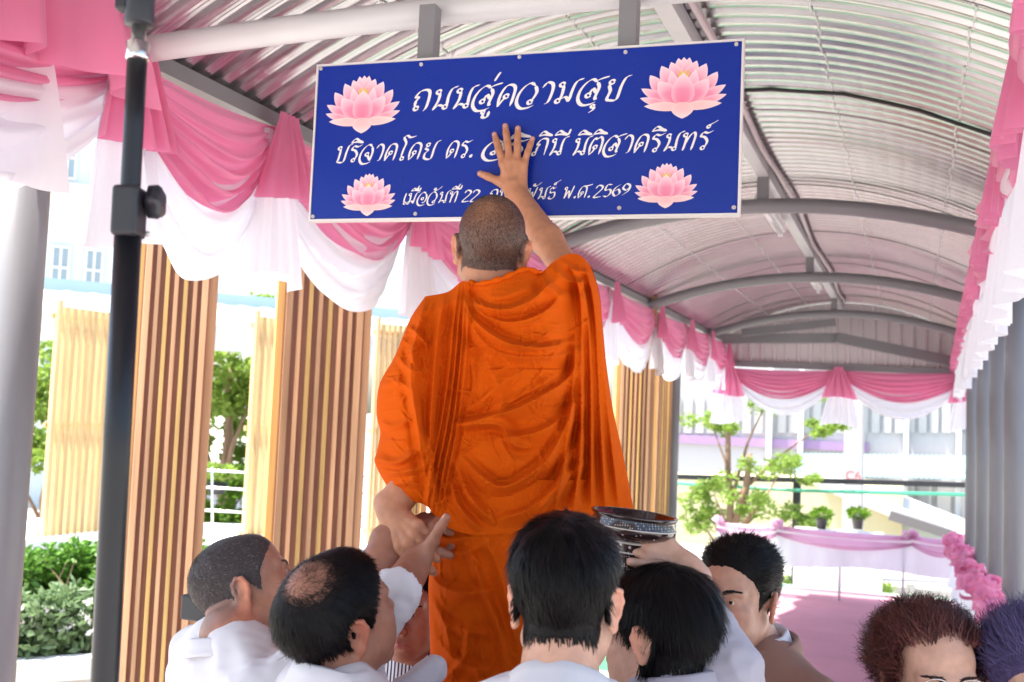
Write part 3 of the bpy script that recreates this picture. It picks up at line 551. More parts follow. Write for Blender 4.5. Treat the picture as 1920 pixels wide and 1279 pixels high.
# ---- foliage: clouds of folded leaf cards
def leafmat(name, c, t=.35): return mat(name, c, .5, 0, noise=(6, .35), trans=t)
M_lf_hedge = leafmat('hedge_leaf', (.15, .32, .05)); M_lf_tree = leafmat('tree_leaf', (.16, .30, .03), .5); M_lf_pale = leafmat('pale_leaf', (.29, .42, .08), .5); M_lf_grey = leafmat('grey_green_leaf', (.20, .30, .14))
M_bark = mat('bark', (.28, .18, .12), .9, noise=(6, .25, (1, 1, .3)), bump=(30, .5, .02)); M_petalw = mat('white_petal', (.85, .85, .83), .5)
def leaves(mb, C, size, seed, up=.3):
    r = np.random.default_rng(seed); n = len(C)
    d = r.normal(size=(n, 3)); d[:, 2] = d[:, 2]*.6+up; d /= np.linalg.norm(d, axis=1)[:, None]
    s = np.cross(d, r.normal(size=(n, 3))); s /= np.linalg.norm(s, axis=1)[:, None]+1e-9; nn = np.cross(d, s)
    L = size*r.uniform(.6, 1.3, n)[:, None]; W = L*.24
    V = np.stack([C, C+d*L*.5+s*W-nn*L*.06, C+d*L-nn*L*.12, C+d*L*.5-s*W-nn*L*.06, C+d*L*.5+nn*L*.03], 1).reshape(-1, 3)
    base = np.arange(n)*5; F = np.concatenate([np.stack([base, base+1, base+2, base+4], 1), np.stack([base, base+4, base+2, base+3], 1)])
    mb.add(V, F)
def clump(r, c, rr, n): 
    d = r.normal(size=(n, 3)); d /= np.linalg.norm(d, axis=1)[:, None]; return np.array(c)+d*np.array(rr)*(r.uniform(.35, 1, (n, 1))**.6)
def hedge(lab, a, b, depth, zb, zt, n, seed, m, size=.09, name='hedge', stems=True, flowers=0, cat='hedge'):
    r = np.random.default_rng(seed); a = np.array(a, float); b = np.array(b, float); ux = b-a; L = np.linalg.norm(ux); ux /= L; nr = np.array([-ux[1], ux[0]])
    t = thing(name, lab, cat, (*(a+b)/2, zb)); mb = MB(); Cs = []
    k = max(4, int(L/.16))
    for i in range(k):
        for lv in range(4):
            q = a+ux*L*(i+r.uniform(.2, .8))/k+nr*depth*r.uniform(0, 1); z = zb+(zt-zb)*(lv+.6+r.uniform(-.2, .25))/4.2
            Cs.append(clump(r, (q[0], q[1], z), (.17, .17, .15), n//(4*k)))
    leaves(mb, np.concatenate(Cs), size, seed); mb.build('foliage', m, t)
    if stems:
        mb = MB()
        for i in range(k*2):
            q = a+ux*L*r.uniform(0, 1)+nr*depth*r.uniform(0, .6); mb.tube([(q[0], q[1], zb), (q[0]+r.normal()*.05, q[1], (zb+zt)/2), (q[0]+r.normal()*.12, q[1]+r.normal()*.05, zt-.05)], [.008, .006, .003], 5)
        mb.build('stem', M_bark, t)
    if flowers:
        C = np.array([[*(a+ux*L*r.uniform(0, 1)-nr*r.uniform(0, .12)), r.uniform(zb+(zt-zb)*.45, zt)] for _ in range(flowers)])
        mb = MB()
        for c in C: leaves(mb, np.repeat(c[None], 6, 0), .05, int(r.integers(1e6)), .1)
        mb.build('blossom', M_petalw, t)
    return t
p = lambda px, py, d: atD(px, py, d)[:2]
hd = 8.4; zt = atD(100, 1050, hd)[2]; zm = atD(100, 1150, hd-.4)[2]; zb = atD(100, 1238, hd-.4)[2]
hedge('dense dark green hedge behind the tripod pole, lower left', p(-60, 1100, hd), p(480, 1100, hd+.9), .7, zb, zt, 15000, 21, M_lf_hedge, .085)
hedge('low grey green shrub row with small white flowers in front of the hedge', p(-60, 1180, hd-.5), p(430, 1180, hd+.3), .35, zb, zm+.05, 6000, 22, M_lf_grey, .1, 'flowering_shrub', True, 50, 'shrub')
a = p(-80, 1240, hd-.7); b = p(480, 1240, hd+.3); ux = (b-a)/np.linalg.norm(b-a); c = (a+b)/2; R = np.array([[ux[0], -ux[1], 0], [ux[1], ux[0], 0], [0, 0, 1]])
t = thing('planter_kerb', 'pale concrete planter edge below the flowering shrubs', 'planter', (c[0], c[1], -1.2))
mb = MB(); mb.box((c[0], c[1], zb-.06), (np.linalg.norm(b-a)+2, .16, .16), R); bevel(mb.build('coping', M_plat, t), .01)
q = R @ np.array([0, .75, 0]); mb = MB(); mb.box((c[0]+q[0], c[1]+q[1], (zb-.15-1.2)/2), (np.linalg.norm(b-a)+2, 1.5, zb-.15+1.2), R); mb.build('bed', M_conc, t)
def tree(lab, base, h, crown, seed, m, n=5000, lsize=.16, lean=(0, 0), tr=.09, forks=((.45, .5), (.55, -.4), (.7, .3)), name='tree'):
    """crown: list of (dx,dy,dz,rx,ry,rz) clumps relative to the base"""
    r = np.random.default_rng(seed); base = np.array(base, float); t = thing(name, lab, 'tree', tuple(base), 'trees outside the walkway')
    mb = MB(); pts = [base+np.array([lean[0]*s*s, lean[1]*s*s, h*s])+np.r_[r.normal(size=2)*.03*h*.3*s, 0] for s in np.linspace(0, 1, 8)]
    mb.tube(pts, np.linspace(tr, tr*.35, 8), 10)
    for c in crown:
        e = base+np.array(c[:3]); s0 = pts[min(6, max(2, int(7*min(.85, c[2]/h*.6))))]; mid = (s0+e)/2+r.normal(size=3)*.12; mb.tube([s0, mid, e], [tr*.45, tr*.28, tr*.1], 7)
    mb.build('trunk', M_bark, t, True); mb = MB(); Cs = []
    for c in crown:
        for k in range(9):
            q = base+np.array(c[:3])+r.normal(size=3)*np.array(c[3:])*.55; Cs.append(clump(r, q, np.array(c[3:])*r.uniform(.25, .5), n//(9*len(crown))))
    leaves(mb, np.concatenate(Cs), lsize, seed+1, 0.); mb.build('crown', m, t); return t
g = lambda px, d: (*atD(px, 800, d)[:2], -1.2)
tree('bright green tree seen between the two wide slatted pillars', g(425, 17), 3.6, [(0, 0, 3.9, .8, .8, .8), (-.5, 0, 3.1, .6, .6, .5), (.45, 0, 3.3, .6, .6, .5), (-.3, .2, 2.2, .6, .5, .4), (.1, 0, 1.0, .6, .5, .5)], 31, M_lf_pale, 7000, .17, (0, 0), .13)
tree('leafy tree behind the screen by the left column', g(95, 18), 3.2, [(0, 0, 3.0, .8, .8, .7), (.9, 0, 3.6, .8, .8, .6), (1.4, 0, 2.3, .7, .7, .6), (-.6, 0, 2.2, .6, .6, .5)], 37, M_lf_pale, 5000, .17)
tree('small leafy tree behind the steel handrail', g(440, 14), 1.9, [(0, 0, 1.3, .45, .4, .4), (.2, 0, .7, .45, .4, .4), (.1, .1, 1.9, .4, .4, .3)], 33, M_lf_tree, 3500, .12, (0, 0), .1)
t = thing('hanging_plant', 'small yellow green hanging pot plant above the handrail', 'plant', tuple(atD(408, 900, 12.5)))
mb = MB(); mb.lathe([(.001, -.13), (.09, -.13), (.12, 0), (.11, 0), (.08, -.02)], atD(408, 905, 12.5), n=16); mb.build('pot', M_black, t, True)
mb = MB(); leaves(mb, clump(np.random.default_rng(5), atD(408, 886, 12.5), (.19, .19, .09), 500), .08, 6); mb.build('foliage', M_lf_pale, t)
# ---- pale building beyond, upper left
M_bwall = mat('pale_aqua_wall', (.62, .70, .70), .7, noise=(.4, .04)); M_bwhite = mat('white_wall', (.8, .8, .79), .7); M_glass = mat('dark_window', (.30, .38, .42), .15, 0, spec=.6)
d = 30; a = atD(-60, 600, d); b = atD(200, 600, d+1.5); c = (a+b)/2; L = np.linalg.norm((b-a)[:2]); ux = (b-a)[:2]/L; R = np.array([[ux[0], -ux[1], 0], [ux[1], ux[0], 0], [0, 0, 1]])
t = thing('pale_building', 'pale aqua office block with grey windows at the upper left', 'building', (c[0], c[1], -1.2))
q = R @ np.array([0, 4, 0]); mb = MB(); mb.box((c[0]+q[0], c[1]+q[1], 6), (L, 8, 14.4), R); mb.build('wall', M_bwall, t)
for row, z in enumerate((2.4, 5.6, 8.8)):
    mb = MB(); mb.box((c[0]-R[0][1]*.05, c[1]-R[1][1]*.05, z-.95), (L+.3, .3, .4), R); mb.build('ledge', M_bwhite, t)
    for k in range(4):
        x = -L/2+L*(k+.5)/4; q = R @ np.array([x, -.02, 0]); w_ = MB(); w_.box((c[0]+q[0], c[1]+q[1], z), (L/4*.5, .06, 1.2), R); wo = w_.build('window', M_glass, t)
        fr = MB()
        for xx in (-.5, 0, .5):
            q2 = R @ np.array([x+xx*L/4*.5, -.06, 0]); fr.box((c[0]+q2[0], c[1]+q2[1], z), (.06, .06, 1.25), R)
        for zz in (-.6, 0, .6): q2 = R @ np.array([x, -.075, 0]); fr.box((c[0]+q2[0], c[1]+q2[1], z+zz), (L/4*.55, .05, .06), R)
        fr.build('frame', M_bwhite, wo)
# ================================================================== beyond the far end
M_steelblk = mat('black_steel', (.03, .03, .035), .45)
def wallbox(mb, px0, px1, py0, py1, d, th=.3):
    a = atY(px0, py1, d); b = atY(px1, py1, d); z1 = atY((px0+px1)/2, py0, d)[2]; z0 = (a[2]+b[2])/2
    return mb.box(((a[0]+b[0])/2, d+th/2, (z0+z1)/2), (b[0]-a[0], th, z1-z0))
# concrete post-and-panel fence
yf = 21; t = thing('concrete_fence', 'low pale concrete panel fence beyond the far railing', 'fence', (1, yf, -1.2))
zt = atY(1500, 1082, yf)[2]; M_fence = mat('pale_concrete', (.36, .35, .33), .85, noise=(2, .1))
for k in range(9):
    x = -4.5+k*1.5; mb = MB(); mb.box((x, yf, (zt-1.2)/2+.03), (.16, .16, zt+1.26)); mb.build('fence_post', M_fence, t)
    if k < 8:
        for j in range(2): mb = MB(); mb.box((x+.75, yf, -1.2+(zt+1.2)*(j+.5)/2), (1.34, .06, (zt+1.2)/2-.03)); mb.build('panel', M_fence, t)
for px, sd in ((1475, 3), (1530, 8), (1640, 9)):
    c = atY(px, 1120, yf-.7); t = thing('bush', {3: 'low green bush at the fence behind the suited man', 8: 'yellow green bush right of the thin railing post', 9: 'small bush at the middle of the concrete fence'}[sd], 'bush', (c[0], c[1], -1.2), 'bushes along the concrete fence')
    mb = MB(); r = np.random.default_rng(sd); leaves(mb, np.concatenate([clump(r, c+r.normal(size=3)*[.22, .1, .12], (.16, .16, .14), 120) for _ in range(8)]), .1, sd); mb.build('foliage', M_lf_pale, t)
    mb = MB(); mb.tube([(c[0], c[1], -1.2), (c[0]+.02, c[1], -.9), (c[0], c[1], c[2])], [.02, .015, .008], 6); mb.build('stem', M_bark, t)
# tree with two trunks
c = atY(1372, 985, 19); base = (c[0], 19, -1.2)
zz = lambda py: atY(1400, py, 19)[2]+1.2; xx = lambda px: atY(px, 850, 19)[0]-c[0]
t = tree('slim tree with forked trunk just beyond the far valance', base, zz(690), [(xx(1330), 0, zz(790), .45, .4, .3), (xx(1440), .2, zz(735), .8, .5, .28), (xx(1540), .2, zz(790), .35, .4, .18), (xx(1470), 0, zz(870), .55, .5, .26), (xx(1400), 0, zz(940), .5, .5, .4), (xx(1340), 0, zz(930), .35, .3, .3), (xx(1490), 0, zz(975), .4, .3, .25), (xx(1310), .3, zz(985), .4, .3, .3)], 41, M_lf_pale, 9000, .085, (-.18, 0), .085)
mb = MB(); mb.tube([(c[0]+.05, 19, zz(985)-1.2), (c[0]+xx(1400), 19, zz(920)-1.2), (c[0]+xx(1405), 19.05, zz(850)-1.2)], [.07, .06, .05], 8); mb.build('trunk', M_bark, t, True)
# black gate frame with a green pipe
yg = 20; t = thing('gate_frame', 'black steel gate frame in front of the yellow house', 'gate', (0, yg, -1.2))
mb = MB(); a = atY(1495, 895, yg); mb.box((a[0], yg, (a[2]-1.2)/2), (.13, .13, a[2]+1.2)); mb.build('gate_post', M_steelblk, t)
mb = MB(); mb.bar(atY(1240, 893, yg-.12), atY(1900, 912, yg-.12), .09, .09); mb.build('top_bar', M_steelblk, t)
M_gpipe = mat('green_pipe', (.08, .42, .26), .4)
tag(MB().tube([atY(1240, 905, yg-.4), atY(1500, 920, yg-.4), atY(1900, 930, yg-.4)], .03, 8).build('pipe', M_gpipe, None, True), 'green water pipe running below the black gate bar', 'pipe')
# concrete power pole with red mark
yp = 24; a = atY(1597, 1080, yp); mb = MB(); t = thing('power_pole', 'tall pale concrete power pole with red letters', 'pole', (a[0], yp, -1.2))
wd = 34/2026*yp*.94; mb.add([(a[0]+x*wd/2*s, yp+y*wd/2*s, z) for z, s in ((-1.2, 1.1), (9, .8)) for x, y in ((-1, -1), (1, -1), (1, 1), (-1, 1))], [(0, 1, 5, 4), (1, 2, 6, 5), (2, 3, 7, 6), (3, 0, 4, 7), (4, 5, 6, 7)])
bevel(mb.build('shaft', mat('pole_concrete', (.44, .43, .42), .85, noise=(1.5, .08)), t), .03)
for py in (780, 815, 850): q = atY(1597, py, yp-.2); mb = MB(); mb.lathe([(.001, 0), (.025, 0), (.025, .03), (.001, .03)], (a[0], yp-wd/2*1.02, q[2]), (0, -1, 0), 10); mb.build('bolt_hole', M_steelblk, t)
cu = bpy.data.curves.new('marking', 'FONT'); cu.body = 'C6'; cu.size = .26; cu.align_x = 'CENTER'; tmp = bpy.data.objects.new('marking', cu); COL.objects.link(tmp)
me = bpy.data.meshes.new_from_object(tmp.evaluated_get(bpy.context.evaluated_depsgraph_get())); bpy.data.objects.remove(tmp)
V = [(v.co.x+a[0], yp-wd/2*1.05, v.co.y+atY(1597, 899, yp)[2]) for v in me.vertices]; F = [tuple(p_.vertices) for p_ in me.polygons]
link('marking', V, F, mat('red_paint', (.6, .08, .1), .5), t)
# potted plants on a ledge
for px, lab in ((1540, 'dark potted plant left of the power pole'), (1608, 'dark potted plant in front of the power pole base')):
    y = 17.5; c = atY(px, 992, y); t = thing('potted_plant', lab, 'plant', tuple(c), 'potted plants beyond the railing')
    mb = MB(); mb.lathe([(.001, 0), (.065, 0), (.09, .17), (.1, .17), (.1, .19), (.08, .19), (.075, .15)], c, n=18); mb.build('pot', mat('pot_plastic', (.05, .045, .05), .5), t, True)
    mb = MB(); leaves(mb, clump(np.random.default_rng(px), c+np.array([0, 0, .23]), (.14, .14, .07), 360), .07, px, .5); mb.build('foliage', M_lf_tree, t)
tag(MB().box((atY(1572, 1000, 17.5)[0], 17.5, (atY(1572, 994, 17.5)[2]-1.2)/2-.004), (1.3, .3, atY(1572, 994, 17.5)[2]+1.2)).build('low_wall', M_bwhite), 'low white wall carrying the two potted plants', 'wall')
# yellow house with lean-to roof
M_yel = mat('cream_yellow_wall', (.52, .48, .30), .7, noise=(1, .05)); M_whroof = mat('white_roof_sheet', (.55, .55, .55), .5); M_dk = mat('dark_gable_edge', (.13, .12, .12), .6)
yh = 28; t = thing('yellow_house', 'cream yellow house with a sloping white lean-to roof and dark gable edge', 'house', (1, yh, -1.2))
mb = MB(); wallbox(mb, 1230, 1690, 905, 1090, yh, 5); mb.build('wall', M_yel, t)
a = atY(1540, 895, yh-.5); b = atY(1830, 1010, yh-.5); mb = MB()
mb.add([a, b, b+[0, 6, .0], a+[0, 6, 0], a-[0, 0, .28], b-[0, 0, .28], b+[0, 6, -.28], a+[0, 6, -.28]], [(0, 1, 2, 3), (4, 7, 6, 5), (0, 4, 5, 1), (1, 5, 6, 2), (2, 6, 7, 3), (3, 7, 4, 0)]); mb.build('roof', M_whroof, t)
mb = MB(); mb.bar(atY(1668, 966, yh-.8), atY(1792, 1006, yh-.8), .12, .22); mb.build('gable_edge', M_dk, t)
mb = MB(); wallbox(mb, 1670, 1800, 985, 1090, yh+.4, 3); mb.build('side_wall', mat('pale_green_wall', (.55, .62, .56), .7), t)
# large shed: ribbed blue-green awning, purple band, pale ribbed wall, white frames
ys = 42; t = thing('long_shed', 'long industrial shed with purple band and blue green ribbed awning', 'building', (0, ys, -1.2))
mb = MB(); wallbox(mb, 1180, 1950, 560, 1100, ys, 8); mb.build('wall', mat('pale_grey_wall', (.46, .46, .47), .7), t)
M_rib = mat('pale_ribbed_sheet', (.44, .44, .43), .6); mb = MB()
for px in range(1260, 1900, 22): wallbox(mb, px, px+15, 745, 812, ys-.12, .1)
mb.build('ribbed_cladding', M_rib, t)
mb = MB(); wallbox(mb, 1240, 1628, 822, 838, ys-.2, .15); mb.build('purple_band', mat('purple_paint', (.33, .22, .38), .6), t)
M_aw = mat('blue_green_sheet', (.20, .33, .36), .5); a0, a1 = atY(1500, 852, ys-.6), atY(1900, 858, ys-.6); b0, b1 = atY(1490, 893, ys-2.4), atY(1930, 902, ys-2.4)
n = 90; P = np.array([[a0+(a1-a0)*k/n+[0, 0, .05*(k % 2)], b0+(b1-b0)*k/n+[0, 0, .05*(k % 2)]] for k in range(n+1)])
solid(MB().grid(P).build('awning', M_aw, t), .03)
for px in (1430, 1490, 1600, 1690, 1790): mb = MB(); wallbox(mb, px, px+9, 560, 1090, ys-.45, .3); mb.build('pilaster', M_bwhite, t)
mb = MB()
for k in range(8): wallbox(mb, 1505+k*36, 1530+k*36, 905, 960, ys-.15, .1)
mb.build('shutter', mat('grey_shutter', (.42, .42, .42), .6), t)
# ================================================================== people: smooth implicit bodies
def A3(*v): return np.array(v, float)
def nrm(v): v = np.array(v, float); return v/np.linalg.norm(v)
class Sdf:
    def __init__(s): s.p = []; s.nails = []; s.joints = []
    def cap(s, a, b, ra, rb, k=.02): s.p.append(('c', A3(*a), A3(*b), ra, rb, k, 1)); return s
    def ell(s, c, r, R=None, k=.02, sub=1): s.p.append(('e', A3(*c), A3(*r), np.eye(3) if R is None else R, None, k, sub)); return s
    def cut(s, c, r, R=None, k=.008): return s.ell(c, r, R, k, -1)
    def cutcap(s, a, b, ra, rb, k=.004): s.p.append(('c', A3(*a), A3(*b), ra, rb, k, -1)); return s
    def xf(s, o, c, R):                # append the primitives of o moved by rotation R (columns = axes) and offset c
        for q in o.p:
            if q[0] == 'c': s.p.append(('c', c+R @ q[1], c+R @ q[2], *q[3:]))
            else: s.p.append(('e', c+R @ q[1], q[2], R @ q[3], *q[4:]))
        return s
    def __call__(s, P, grow=0.):
        d = None
        for q in s.p:
            if q[0] == 'c':
                ab = q[2]-q[1]; pa = P-q[1]; t = np.clip(pa @ ab/(ab @ ab+1e-12), 0, 1); e = np.linalg.norm(pa-t[:, None]*ab, axis=1)-(q[3]+(q[4]-q[3])*t)
            else:
                l = (P-q[1]) @ q[3]; k0 = np.linalg.norm(l/q[2], axis=1); k1 = np.linalg.norm(l/q[2]**2, axis=1)+1e-9; e = k0*(k0-1)/k1
            if q[6] > 0: e = e-grow
            k = q[5]
            if d is None: d = e
            elif q[6] > 0: h = np.clip(.5+.5*(e-d)/k, 0, 1); d = e*(1-h)+d*h-k*h*(1-h)
            else: h = np.clip(.5-.5*(d+e)/k, 0, 1); d = d*(1-h)-e*h+k*h*(1-h)
        return d
def nets(F, lo, hi, h):
    lo = A3(*lo); hi = A3(*hi); n = np.ceil((hi-lo)/h/4).astype(int)*4+1
    ax = [lo[i]+h*np.arange(n[i]) for i in range(3)]
    cx = [a[::4] for a in ax]; G = np.stack(np.meshgrid(*cx, indexing='ij'), -1); C = F(G.reshape(-1, 3)).reshape(G.shape[:3])
    def up(C, axis, m):
        i = np.arange(m)/4; i0 = np.minimum(i.astype(int), C.shape[axis]-2); f = i-i0; sh = [1, 1, 1]; sh[axis] = m; f = f.reshape(sh)
        return np.take(C, i0, axis)*(1-f)+np.take(C, i0+1, axis)*f
    V = up(up(up(C, 0, n[0]), 1, n[1]), 2, n[2]); m = np.abs(V) < 5*h
    I = np.argwhere(m)
    if len(I): V[m] = F(np.stack([ax[k][I[:, k]] for k in range(3)], 1))
    ins = V < 0; c = [ins[i:n[0]-1+i, j:n[1]-1+j, k:n[2]-1+k] for i in (0, 1) for j in (0, 1) for k in (0, 1)]
    anyi = np.logical_or.reduce(c); alli = np.logical_and.reduce(c); M = anyi & ~alli; I = np.argwhere(M); idx = -np.ones(M.shape, int); idx[M] = np.arange(len(I))
    acc = np.zeros((len(I), 3)); cnt = np.zeros(len(I))
    off = [(i, j, k) for i in (0, 1) for j in (0, 1) for k in (0, 1)]
    for a in off:
        for d in range(3):
            if a[d]: continue
            b = list(a); b[d] = 1; ia = I+a; ib = I+b; va = V[tuple(ia.T)]; vb = V[tuple(ib.T)]; cr_ = (va < 0) != (vb < 0); t = np.where(cr_, va/(va-vb+1e-20), 0)
            acc += np.where(cr_[:, None], I+np.array(a)+t[:, None]*(np.array(b)-np.array(a)), 0); cnt += cr_
    W = lo+h*acc/cnt[:, None]; Q = []
    for d in range(3):
        e1, e2 = [(1, 2), (2, 0), (0, 1)][d]; s0 = [slice(None)]*3; s1 = [slice(None)]*3; s0[d] = slice(0, n[d]-1); s1[d] = slice(1, n[d])
        A = ins[tuple(s0)]; B = ins[tuple(s1)]; X = np.argwhere(A != B); X = X[(X[:, e1] > 0) & (X[:, e2] > 0) & (X[:, e1] < n[e1]-1) & (X[:, e2] < n[e2]-1)]
        if not len(X): continue
        o1 = np.zeros(3, int); o1[e1] = 1; o2 = np.zeros(3, int); o2[e2] = 1
        q = np.stack([idx[tuple((X-o1-o2).T)], idx[tuple((X-o2).T)], idx[tuple(X.T)], idx[tuple((X-o1).T)]], 1)
        fl = ~A[tuple(X.T)]; q[fl] = q[fl][:, ::-1]; Q.append(q)
    return W, np.concatenate(Q)
def vnormals(V, F):
    n = np.cross(V[F[:, 2]]-V[F[:, 0]], V[F[:, 3]]-V[F[:, 1]]); N = np.zeros_like(V)
    for k in range(4): np.add.at(N, F[:, k], n)
    return N/(np.linalg.norm(N, axis=1)[:, None]+1e-12)
# ---- head in its own frame: X right, Y face, Z up, origin between the ears
def head_sdf(eyes=.0035, jaw=1., ears=True, full=1.):
    s = Sdf(); s.ell((0, -.014, .042), (.074, .096, .084)); s.ell((0, .040, .048), (.060, .046, .058), k=.03)
    s.ell((0, .030, -.030), (.060*jaw*full, .060, .078), k=.03)
    for x in (-1, 1):
        s.cap((x*.052*jaw, -.002, -.052), (x*.018, .066, -.098), .017, .018, .03); s.ell((x*.042, .062, -.014), (.023*full, .022, .02), k=.02)
        s.ell((x*.036, .058, -.048), (.026*full, .026, .03), k=.025)
    s.ell((0, .074, -.098), (.022, .018, .018), k=.02)
    s.cap((-.044, .076, .030), (-.014, .088, .027), .010, .011, .014); s.cap((.014, .088, .027), (.044, .076, .030), .011, .010, .014)
    for x in (-1, 1): s.cut((x*.031, .102, .009), (.017, .018, .011), k=.014)
    for x in (-1, 1): s.ell((x*.0315, .0775, .010), (.0142, .0142, .0135), k=.004)
    for x in (-1, 1): s.cut((x*.0315, .0945, .0085), (.0128, .008, eyes), k=.0015)
    s.cap((0, .090, .022), (0, .108, -.022), .007, .0105, .014); s.ell((0, .111, -.029), (.0125, .0115, .0105), k=.008)
    for x in (-1, 1): s.ell((x*.0135, .100, -.033), (.0085, .011, .0085), k=.006)
    for x in (-1, 1): s.cut((x*.0065, .106, -.041), (.004, .006, .004), k=.003)
    s.ell((0, .084, -.062), (.03, .018, .022), k=.015)
    s.cap((-.020, .0935, -.062), (0, .1010, -.0605), .0045, .0058, .006); s.cap((0, .1010, -.0605), (.020, .0935, -.062), .0058, .0045, .006)
    s.cap((-.016, .0945, -.0735), (.016, .0945, -.0735), .0062, .0062, .008); s.ell((0, .096, -.0735), (.012, .007, .006), k=.006)
    s.cutcap((-.024, .0945, -.0672), (0, .1075, -.0668), .0012, .0016, .003); s.cutcap((0, .1075, -.0668), (.024, .0945, -.0672), .0016, .0012, .003)
    if ears:
        for x in (-1, 1):
            a = x*rad(34); R = np.array([[math.cos(a), -math.sin(a), 0], [math.sin(a), math.cos(a), 0], [0, 0, 1]]).T
            c = A3(x*.0775, -.013, -.002); e = Sdf(); e.ell((0, 0, 0), (.005, .016, .028), k=.01)
            rim = [(.000, .012, -.004), (.002, .014, .014), (.004, .006, .029), (.005, -.008, .031), (.006, -.018, .020), (.006, -.019, .004), (.004, -.014, -.012), (.001, -.006, -.024)]
            rim = [(x*q[0], q[1], q[2]) for q in rim]
            for p_, q_ in zip(rim[:-1], rim[1:]): e.cap(p_, q_, .0042, .0042, .004)
            e.ell((x*.001, .002, -.027), (.005, .0085, .009), k=.006); e.cut((x*.009, .001, -.002), (.009, .008, .014), k=.004); e.cut((x*.008, -.005, .016), (.006, .006, .009), k=.004)
            e.ell((x*.003, .0105, -.006), (.003, .004, .006), k=.003)
            R2 = R @ np.array([[1, 0, 0], [0, math.cos(.14), math.sin(.14)], [0, -math.sin(.14), math.cos(.14)]])
            s.xf(e, c, R2)
    return s
FH = nrm([_f[0], _f[1], 0]); RH = nrm([_r[0], _r[1], 0]); ZU = A3(0, 0, 1)
def frame(ang, pitch=0., roll=0.):
    """ang: heading from the camera's view direction, + = to the right; pitch + = looking up; columns = right, face, up"""
    a = rad(ang); f = FH*math.cos(a)+RH*math.sin(a); r = np.cross(f, ZU); u = ZU; p = rad(pitch)
    f2 = f*math.cos(p)+u*math.sin(p); u2 = -f*math.sin(p)+u*math.cos(p); q = rad(roll)
    r2 = r*math.cos(q)+u2*math.sin(q); u3 = -r*math.sin(q)+u2*math.cos(q)
    return np.array([r2, f2, u3]).T
def hand_sdf(wrist, fdir, dorsal, thumb, curl=(10, 10, 10, 10), spread=(-10, -2, 5, 14), tdir=(.75, .6, -.25), tcurl=10, sc=1.):
    """thumb=+1: thumb on the side fdir x dorsal; curl in degrees per joint"""
    Y = nrm(fdir); Z = A3(*dorsal); Z = nrm(Z-Y*np.dot(Z, Y)); X = np.cross(Y, Z)*thumb; B = np.array([X, Y, Z]).T*sc; w_ = A3(*wrist); L = lambda *p: w_+B @ A3(*p); s = Sdf(); k = .009*sc
    s.cap(L(0, -.03, 0), L(.002, .02, 0), .025*sc, .026*sc, .02)
    mx = (.029, .0095, -.0105, -.029); my = (.087, .092, .086, .076); ln = ((.042, .025, .021), (.047, .030, .022), (.043, .028, .021), (.033, .021, .018)); rr = (.0109, .0111, .0107, .0096)
    for i in range(4):
        s.cap(L(mx[i]*.45, .018, -.002), L(mx[i], my[i], 0), .0155*sc, .0112*sc, .013*sc)
    s.ell(L(.004, .05, -.006), A3(.032, .042, .013)*sc, np.array([X, Y, Z]).T, .012*sc)
    for i in range(4):
        s.cap(L(.002, .012, .012), L(mx[i]*.95, my[i]-.006, .0085), .0042*sc, .0036*sc, .007*sc); a = rad(spread[i]); c = 0.; p = A3(mx[i], my[i], 0); cu = curl[i] if np.ndim(curl[i]) else (curl[i],)*3
        s.ell(L(mx[i], my[i]-.002, .004), A3(.0105, .011, .009)*sc, np.array([X, Y, Z]).T, .006*sc)
        for j in range(3):
            c += rad(cu[j]); d = A3(-math.sin(a)*math.cos(c), math.cos(a)*math.cos(c), -math.sin(c)); q = p+d*ln[i][j]
            s.cap(L(*p), L(*q), rr[i]*(1-.09*j)*sc, rr[i]*(1-.09*(j+1))*sc, .004*sc); nz = A3(math.sin(a)*0, -math.sin(c)*-1, math.cos(c)); s.joints.append(L(*(p+nz*rr[i]))); p = q
        s.nails.append(L(*(p-d*.002+nz*rr[i]*.72)))
    d = nrm(tdir); p = A3(.014, .018, -.006); q = p+d*.046; s.cap(L(*p), L(*q), .0165*sc, .0125*sc, .016*sc)
    ax = np.cross(d, A3(0, 0, 1)); 
    for j, (l, r0, r1) in enumerate(((.033, .0115, .0105), (.026, .0105, .0085))):
        c = rad(tcurl); d = nrm(d*math.cos(c)+A3(-d[1]*.9, d[0], -.25)*math.sin(c)*.8); p = q; q = p+d*l; s.cap(L(*p), L(*q), r0*sc, r1*sc, .004*sc)
    s.nails.append(L(*(q+A3(0, 0, .0075)))); return s
def bbox(s, pad=.02):
    P = []
    for q in s.p:
        if q[6] < 0: continue
        if q[0] == 'c': P += [q[1]-q[3], q[1]+q[3], q[2]-q[4], q[2]+q[4]]
        else: m = max(q[2]); P += [q[1]-m, q[1]+m]
    P = np.array(P); return P.min(0)-pad, P.max(0)+pad
M_skin = mat('skin', (1, 1, 1), .48, 0, noise=(38, .11), bump=(190, .22, .0013), attr='Col', sss=.0, spec=.4)
M_eye = mat('eye_white', (.70, .67, .64), .15); M_iris = mat('eye_iris', (.015, .009, .007), .08, spec=.7)
M_hair = mat('black_hair', (1, 1, 1), .42, attr='Col', spec=.14)
SKIN = {'tan': (.42, .20, .125), 'brown': (.34, .15, .095), 'light': (.55, .31, .215), 'fair': (.62, .38, .28), 'monk': (.47, .215, .12)}
